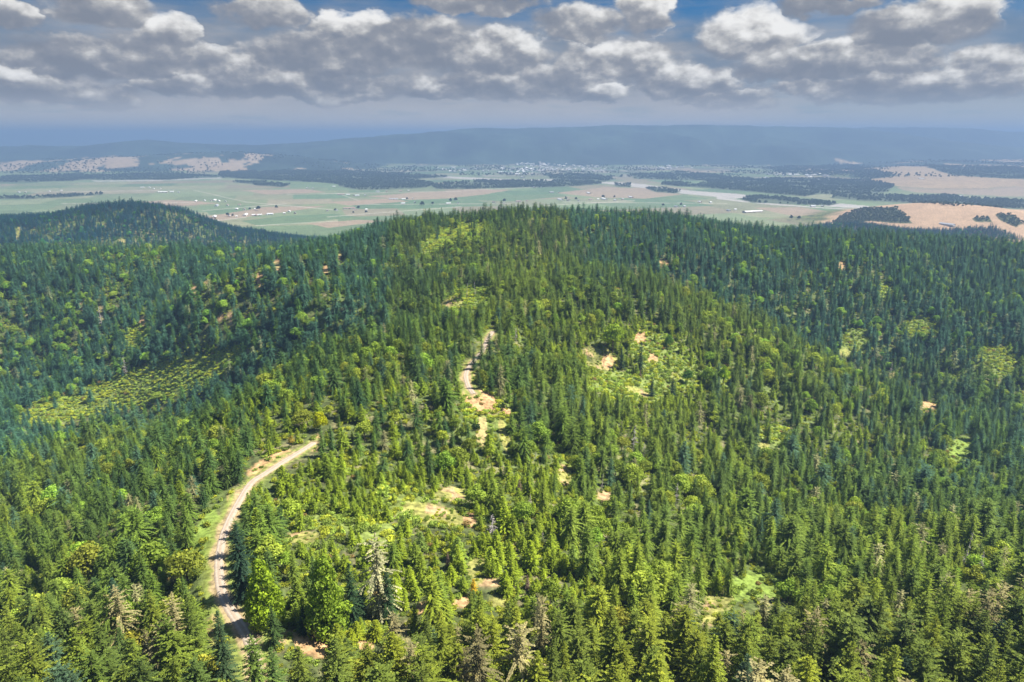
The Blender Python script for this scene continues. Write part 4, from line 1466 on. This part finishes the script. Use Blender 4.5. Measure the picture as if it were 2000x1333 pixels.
# ------------------------------------------------------------------ brush
bx, by = jgrid(-950, 1000, 60, 1450, 3.0)
k = wedge(bx, by, 52); bx, by = bx[k], by[k]
bz = H(bx, by)
k = visible(bx, by, bz + 3); bx, by, bz = bx[k], by[k], bz[k]
bpx, bpy_ = project(bx, by, bz)
bd = np.sqrt(bx ** 2 + by ** 2 + (bz - CAM_Z) ** 2)
k = (bpx > -60) & (bpx < 2060) & (bpy_ < 1420); bx, by, bz, bpx, bpy_, bd = [q[k] for q in (bx, by, bz, bpx, bpy_, bd)]
cb = clear_mask(bpx, bpy_, bd, ('brush',), 1.3); cg = clear_mask(bpx, bpy_, bd, ('grass',), 1.2)
cd = clear_mask(bpx, bpy_, bd, ('dry',), 1.15); ci = clear_mask(bpx, bpy_, bd, ('dirt',), 1.05)
yz = ell(bpx, bpy_, YOUNG)
nb_ = fbm(bx, by, 16, 3, 7)
pr = np.where(cb > .02, .85, np.where(yz > .02, .8, .5))
pr = np.where(cg > .05, .35, pr); pr = np.where(cd > .05, .8 * sstep(.36, .5, nb_), pr); pr = np.where(ci > .04, .22 * sstep(.48, .6, nb_), pr)
d_, _ = road_dist(bx, by)
pr = np.where(d_ < 4.5, 0, np.where(d_ < 9, .5, pr))
k = RNG.rand(len(bx)) < pr * (0.6 + .8 * nb_)
bx, by, bz, cb, cd, nb_, bd = [q[k] for q in (bx, by, bz, cb, cd, nb_, bd)]
m = len(bx)
ss_ = (0.55 + .75 * RNG.rand(m)) * np.where(cb > .02, 1.25, 1.0) * np.where(cd > .05, .6, 1.0)
bt = np.array((0.235, 0.310, 0.055)) * (0.65 + .7 * RNG.rand(m))[:, None]
yl = (RNG.rand(m) < .4)[:, None]
bt = np.where(yl, bt * np.array((1.45, 1.2, .75)), bt)
bt = bt * np.where(cb > .02, 1.3, 1.0)[:, None]
ry = (RNG.rand(m) < .02)[:, None]
bt = np.where(ry, np.array((0.30, 0.22, 0.08)), bt)
# three shrubs stand alone by the road as single plants; the rest is brush
sh_src = {}
for q, (spx, spy, lab) in enumerate([(930, 838, 'dark round shrub left of the lower dirt strip'), (980, 800, 'low green shrub growing in the dirt clearing'),
                                     (905, 1000, 'rounded yellow-green shrub on the dry slope')]):
    p = unproject([(spx, spy)], H)[0]
    so = link('shrub', SHRUBS[q])
    so.location = p; so.scale = (1.9, 1.9, 1.9)
    so['tint'] = [(0.05, 0.085, 0.03), (0.07, 0.11, 0.035), (0.14, 0.19, 0.04)][q]
    tag(so, lab, 'shrub', 'single shrubs in the clearings')
    sh_src[q] = [so]
o = scatter("brush", np.stack([bx, by, bz - .15], 1), np.stack([ss_, ss_, ss_ * (.7 + .4 * RNG.rand(m))], 1), RNG.rand(m) * 6.28, RNG.randint(0, 3, m), bt, sh_src)
tag(o, 'yellow-green brush and saplings filling clearings between the trees', 'brush', kind='stuff')
print('brush', m)

# ------------------------------------------------------------------ valley woods and hedgerow trees
vx, vy = [], []
for poly in WOODS:
    pts = unproject(poly, H)
    x0, y0 = pts[:, 0].min(), pts[:, 1].min(); x1, y1 = pts[:, 0].max(), pts[:, 1].max()
    a, c = jgrid(x0, x1, y0, min(y1, 9500), 19 if y0 < 5200 else 26)
    h = H(a, c); p, q = project(a, c, h)
    k = in_poly(p + (fbm(a, c, 160, 3, 1) - .5) * 12, q + (fbm(a, c, 260, 3, 7) - .5) * 3, poly) & (fbm(a, c, 130, 3, 5) + .3 * RNG.rand(len(a)) > .60)
    vx.append(a[k]); vy.append(c[k])
for poly in KNOLL_WOODS:
    pts = unproject(poly, H)
    a, c = jgrid(pts[:, 0].min(), pts[:, 0].max(), pts[:, 1].min(), pts[:, 1].max(), 11)
    h = H(a, c); p, q = project(a, c, h)
    k = in_poly(p + (fbm(a, c, 60, 3, 1) - .5) * 18, q + (fbm(a, c, 60, 3, 7) - .5) * 6, poly)
    vx.append(a[k]); vy.append(c[k])
# town trees and scrub
a, c = jgrid(-5600, 6500, 5400, 8600, 58)
tn = fbm(a, c, 420, 3, 2)
k = (RNG.rand(len(a)) < sstep(.42, .62, tn) * .95) & wedge(a, c, 37)
h = H(a, c); p, q = project(a, c, h)
k &= ~((p < 1480) & (q > 347)) & ~((p < 700) & (q > 340)) & (q < 385)
gv = np.zeros(len(a), bool)
for poly in TAN + GRAVEL:
    gv |= in_poly(p, q, poly)
k &= ~gv
vx.append(a[k]); vy.append(c[k])
vx = np.concatenate(vx); vy = np.concatenate(vy); vz = H(vx, vy)
k = wedge(vx, vy, 40); vx, vy, vz = vx[k], vy[k], vz[k]
m = len(vx)
vs = (0.9 + .7 * RNG.rand(m)) * np.where(vy < 3500, .62, np.where(vy > 5200, 1.15, 1.0))
vt = np.array((0.085, 0.115, 0.075)) * (0.7 + .6 * RNG.rand(m))[:, None]
o = scatter("valley_woods", np.stack([vx, vy, vz - 1], 1), np.stack([vs * 1.15, vs * 1.15, vs], 1), RNG.rand(m) * 6.28, np.array(K_BROAD)[RNG.randint(0, 3, m)], vt, srcs)
tag(o, 'dark hazy riverside woods and hedgerows across the valley floor', 'woods', kind='stuff')
print('valley trees', m)

# ------------------------------------------------------------------ farm buildings
m_wall, b, bs = new_mat("painted_boards")
oi = b.node('ShaderNodeAttribute', attribute_name='tint', attribute_type='INSTANCER')
gn = b.noise(b.node('ShaderNodeTexCoord').outputs['Object'], 0.4, 4, .6)
b.link(b.v('SCALE', oi.outputs['Color'], b.ss(gn, .2, .8, .8, 1.1)), bs.inputs['Base Color'])
bs.inputs['Roughness'].default_value = .8
m_roof, b, bs = new_mat("metal_roof")
oi = b.node('ShaderNodeAttribute', attribute_name='rooftint', attribute_type='INSTANCER')
gn = b.noise(b.node('ShaderNodeTexCoord').outputs['Object'], 0.25, 4, .6)
b.link(b.v('SCALE', oi.outputs['Color'], b.ss(gn, .2, .8, .82, 1.08)), bs.inputs['Base Color'])
bs.inputs['Roughness'].default_value = .55


def barn_mesh(name, L, Wd, hw, hr, lean=False):
    me = bpy.data.meshes.new(name)
    a, c = L / 2, Wd / 2
    e = .6
    v = [(-a, -c, -2), (a, -c, -2), (a, c, -2), (-a, c, -2), (-a, -c, hw), (a, -c, hw), (a, c, hw), (-a, c, hw), (-a, 0, hr), (a, 0, hr)]
    f = [(0, 1, 5, 4), (2, 3, 7, 6), (1, 2, 6, 9, 5), (3, 0, 4, 8, 7)]
    i = len(v)
    dz_ = (hr - hw) / c * e
    v += [(-a - e, -c - e, hw - dz_ + .1), (a + e, -c - e, hw - dz_ + .1), (a + e, 0, hr + .1), (-a - e, 0, hr + .1), (-a - e, c + e, hw - dz_ + .1), (a + e, c + e, hw - dz_ + .1)]
    v += [(q[0], q[1], q[2] + .25) for q in v[i:i + 6]]
    f += [(i + 6, i + 7, i + 8, i + 9), (i + 9, i + 8, i + 11, i + 10), (i + 1, i, i + 3, i + 2), (i + 2, i + 3, i + 4, i + 5),
          (i, i + 1, i + 7, i + 6), (i + 5, i + 4, i + 10, i + 11), (i + 1, i + 2, i + 8, i + 7), (i + 2, i + 5, i + 11, i + 8), (i + 3, i, i + 6, i + 9), (i + 4, i + 3, i + 9, i + 10)]
    nr0 = len(f)
    # a dark door and windows proud of the long wall
    k0 = len(v)
    for x0, x1, z0, z1 in ((-a * .12, a * .12, 0, hw * .78), (-a * .7, -a * .5, hw * .4, hw * .75), (a * .5, a * .7, hw * .4, hw * .75)):
        k0 = len(v)
        v += [(x0, -c - .05, z0), (x1, -c - .05, z0), (x1, -c - .05, z1), (x0, -c - .05, z1)]
        f.append((k0, k0 + 1, k0 + 2, k0 + 3))
    me.from_pydata(v, [], f)
    me.materials.append(m_wall); me.materials.append(m_roof); me.materials.append(M_BARK)
    for p_ in me.polygons:
        p_.material_index = 0 if p_.index < 4 else (1 if p_.index < nr0 else 2)
    me.update()
    return me


BARNS = {'long barn': barn_mesh('long_barn', 70, 20, 5, 9), 'barn': barn_mesh('barn', 34, 16, 5, 9.5), 'farmhouse': barn_mesh('farmhouse', 16, 11, 5.5, 9.5),
         'huge shed': barn_mesh('huge_shed', 125, 34, 6, 10)}
FARMS = [  # photo px, py, buildings, place in words
    (50, 376, 2, 'at the far left of the valley floor'), (110, 374, 2, 'left of the pale track on the valley floor'), (172, 348, 3, 'at the left end of the long gravel strip'),
    (280, 368, 2, 'on the plain left of centre'), (305, 370, 2, 'beside the pale round pond field'), (330, 377, 3, 'on the plain behind the wooded blue hill'),
    (395, 394, 3, 'behind the right shoulder of the blue hill'), (432, 393, 3, 'on the mid plain above the blue hill'), (445, 402, 3, 'midway along the farm track'),
    (478, 410, 3, 'beside the dark round farm tree'), (440, 425, 3, 'in the farm cluster nearest the blue hill'), (415, 430, 3, 'at the foot of the blue hill'),
    (505, 420, 3, 'beside the dark tree clump on the plain'), (530, 419, 3, 'in the row right of the dark tree clump'), (570, 416, 2, 'on the plain by the green fields'),
    (605, 369, 2, 'in the pale yard below the wood'), (650, 412, 2, 'left of the hedgerow trees'), (695, 410, 3, 'in the farm amid hedgerow trees'),
    (655, 366, 2, 'at the corner of the river wood'), (678, 382, 3, 'on the farm left of the tan field'), (705, 383, 2, 'at the tip of the tan field'),
    (745, 376, 2, 'above the tan field'), (790, 374, 2, 'on the green strip above the tan field'), (790, 389, 3, 'below the tan field'),
    (800, 397, 2, 'left of the dark tree row'), (885, 398, 2, 'beside the tree row near the summit line'), (975, 397, 2, 'above the summit, left side'),
    (1050, 367, 2, 'against the middle wood'), (1020, 394, 2, 'above the summit on the plain'), (1085, 377, 2, 'at the left tip of the right tan field'),
    (1110, 392, 3, 'with the trees above the summit'), (1160, 390, 2, 'left of the tree line above the ridge'), (1200, 391, 3, 'behind the tree line above the ridge'),
    (1150, 378, 1, 'in the middle of the right tan field'), (1232, 386, 1, 'right of the tan field'), (1380, 397, 2, 'on the green plain below the river'),
    (1330, 405, 2, 'behind the right ridge trees'), (1470, 415, 1, 'alone on the green plain below the river'), (1430, 412, 2, 'left of the huge pale shed'), (1600, 405, 2, 'beside the dry field near the river'),
    (1850, 440, 1, 'low on the golden knoll'), (1905, 390, 3, 'on the flat beyond the golden knoll'), (1960, 396, 3, 'at the far right of the valley floor'), (1880, 384, 2, 'left of the farm beyond the golden knoll'),
    (1520, 352, 3, 'on the terrace beyond the river'), (1620, 352, 3, 'at the foot of the benches'), (1680, 350, 3, 'beside the golden bench'), (1800, 350, 1, 'on top of the golden bench'),
]
rb = random.Random(9)
for px_, py__, cnt, where in FARMS:
    P = unproject([(px_, py__)], H)[0]
    types = ['huge shed'] if (px_, py__) == (1470, 415) else (['long barn', 'barn', 'farmhouse'] if cnt == 3 else (['barn', 'farmhouse'] if cnt == 2 else ['long barn']))
    if cnt == 3 and rb.random() < .4:
        types[1] = 'long barn' if rb.random() < .0 else 'barn'
    ang = radians(17) + rb.choice((0, pi / 2)) + rb.uniform(-.1, .1)
    for q, tp in enumerate(types):
        pos = P + np.array(((q - (cnt - 1) / 2) * rb.uniform(42, 60), rb.uniform(-50, 50) * (cnt > 1), 0))
        pos[2] = float(H(np.array([pos[0]]), np.array([pos[1]]))[0])
        o = link('farmhouse' if tp == 'farmhouse' else 'barn', BARNS[tp])
        o.location = pos
        o.rotation_euler = (0, 0, ang + (rb.choice((0, pi / 2)) if tp == 'farmhouse' else 0))
        s = rb.uniform(.62, .85)
        o.scale = (s, s, s)
        rcol = rb.choice([((.72, .72, .70), 'white'), ((.62, .63, .64), 'pale grey'), ((.34, .35, .37), 'grey'), ((.30, .20, .17), 'brown')]) if tp != 'huge shed' else ((.74, .73, .70), 'white')
        o['rooftint'] = list(rcol[0]); o['tint'] = [.70, .68, .64] if rb.random() < .7 else [.40, .30, .25]
        tag(o, f'tiny {rcol[1]}-roofed {tp} {where}', 'house' if tp == 'farmhouse' else 'barn', 'farm buildings on the valley floor')

# trees round the farms
FT = [(505, 412, 2.2, 'dark round tree clump by the farm left of centre'), (540, 409, 1.8, 'dark tree clump behind the farm row'), (488, 410, 1.2, 'single dark tree beside a white barn'),
      (445, 423, 1.6, 'dark trees by the farm at the foot of the blue hill'), (455, 424, 1.3, 'second dark tree by the farm below the blue hill'), (825, 402, 2.2, 'leftmost dark tree clump of the row above the ridge'),
      (845, 401, 1.7, 'second dark tree clump of the row above the ridge'), (880, 396, 2.0, 'tall dark tree clump above the ridge left of the summit'), (890, 393, 2.0, 'right half of the tall clump left of the summit'),
      (985, 396, 2.0, 'single dark round tree above the summit'), (1105, 392, 1.9, 'broad dark trees by a farm above the summit'), (1125, 391, 1.7, 'dark trees right of the farm above the summit'),
      (1178, 388, 1.9, 'dark trees at the left of the tree line above the ridge'), (1200, 388, 1.6, 'dark trees at the right of the tree line above the ridge'), (655, 412, 1.3, 'small dark tree by the hedgerow farm'),
      (700, 409, 1.6, 'dark tree amid the hedgerow farm'), (690, 418, 1.2, 'low trees below the hedgerow farm'), (715, 416, 1.2, 'low trees right of the hedgerow farm'),
      (795, 391, 1.5, 'dark trees below the tan field'), (1545, 430, 1.8, 'dark trees by the flat right of the ridge'), (1560, 429, 1.6, 'right-hand dark trees by the flat right of the ridge'),
      (1842, 402, 1.0, 'leftmost tree on the golden knoll crest'), (1852, 402, 1.1, 'second tree on the golden knoll crest'), (1863, 403, .9, 'third tree on the golden knoll crest'),
      (1870, 403, .9, 'fourth tree on the golden knoll crest'), (1880, 404, .8, 'rightmost tree on the golden knoll crest'), (1885, 393, 1.5, 'dark trees beyond the golden knoll'), (1295, 404, 1.6, 'dark tree line behind the right ridge'), (1330, 403, 1.6, 'right part of the tree line behind the right ridge')]
for q, (px_, py__, s, lab) in enumerate(FT):
    P = unproject([(px_, py__)], H)[0]
    o = link('valley_tree', PROTO[K_BROAD[q % 3]][0])
    o.location = (P[0], P[1], P[2] - 2)
    o.rotation_euler = (0, 0, q * 1.3)
    o.scale = (s * 1.2, s * 1.0, s)
    o['tint'] = [0.036, 0.055, 0.032]
    tag(o, lab, 'tree', 'trees by the valley farms')

# ------------------------------------------------------------------ the hazy town beyond the river
HOUSE = [barn_mesh('town_house', 20, 13, 5, 8.5), barn_mesh('town_shed', 44, 22, 6, 9)]
TOWN = [(1020, 332, 75, 9, 120), (1140, 330, 60, 6, 55), (890, 333, 45, 5, 30), (1060, 322, 60, 4, 30), (1300, 328, 40, 4, 20), (1560, 343, 60, 5, 25)]
cnt = 0
rt = random.Random(4)
for (cx, cy_, rx, ry, k) in TOWN:
    pts = [(cx + rt.gauss(0, .55) * rx, cy_ + rt.gauss(0, .5) * ry) for _ in range(k)]
    for P in unproject(pts, H):
        big = rt.random() < .22
        o = link('warehouse' if big else 'house', HOUSE[1 if big else 0])
        o.location = P
        o.rotation_euler = (0, 0, rt.choice((0.3, 1.87)) + rt.uniform(-.1, .1))
        s = rt.uniform(.9, 1.5); o.scale = (s, s, s)
        g_ = rt.choice(((.74, .73, .70), (.6, .6, .6), (.45, .42, .4)))
        o['rooftint'] = list(g_); o['tint'] = [.70, .68, .64]
        wh = {1020: 'in the middle of the hazy town beyond the river', 1140: 'at the right end of the hazy town', 890: 'at the left end of the hazy town',
              1060: 'on the slope above the hazy town', 1300: 'among fields right of the hazy town', 1560: 'on the terrace in the right distance'}[cx]
        tag(o, ('larger pale warehouse ' if big else 'tiny pale house ') + wh, 'warehouse' if big else 'house',
            ('warehouses ' if big else 'houses ') + wh)

# ------------------------------------------------------------------ haze: one closed box of even air
hz = bpy.data.meshes.new("haze")
x0, x1, y0, y1, z0, z1 = -52000, 52000, -1200, 49500, -60, 525
hz.from_pydata([(x0, y0, z0), (x1, y0, z0), (x1, y1, z0), (x0, y1, z0), (x0, y0, z1), (x1, y0, z1), (x1, y1, z1), (x0, y1, z1)], [],
               [(0, 3, 2, 1), (4, 5, 6, 7), (0, 1, 5, 4), (1, 2, 6, 5), (2, 3, 7, 6), (3, 0, 4, 7)])
hm = bpy.data.materials.new("haze_air")
hm.use_nodes = True
ht = hm.node_tree
ht.nodes.clear()
ho = ht.nodes.new('ShaderNodeOutputMaterial')
pv = ht.nodes.new('ShaderNodeVolumePrincipled')
pv.inputs['Color'].default_value = (0.20, 0.30, 0.49, 1)
pv.inputs['Density'].default_value = HAZE_DENSITY
pv.inputs['Anisotropy'].default_value = 0.1
ht.links.new(pv.outputs[0], ho.inputs['Volume'])
hz.materials.append(hm)
tag(link("haze", hz), 'thin blue summer haze filling the valley air', 'haze', kind='stuff')
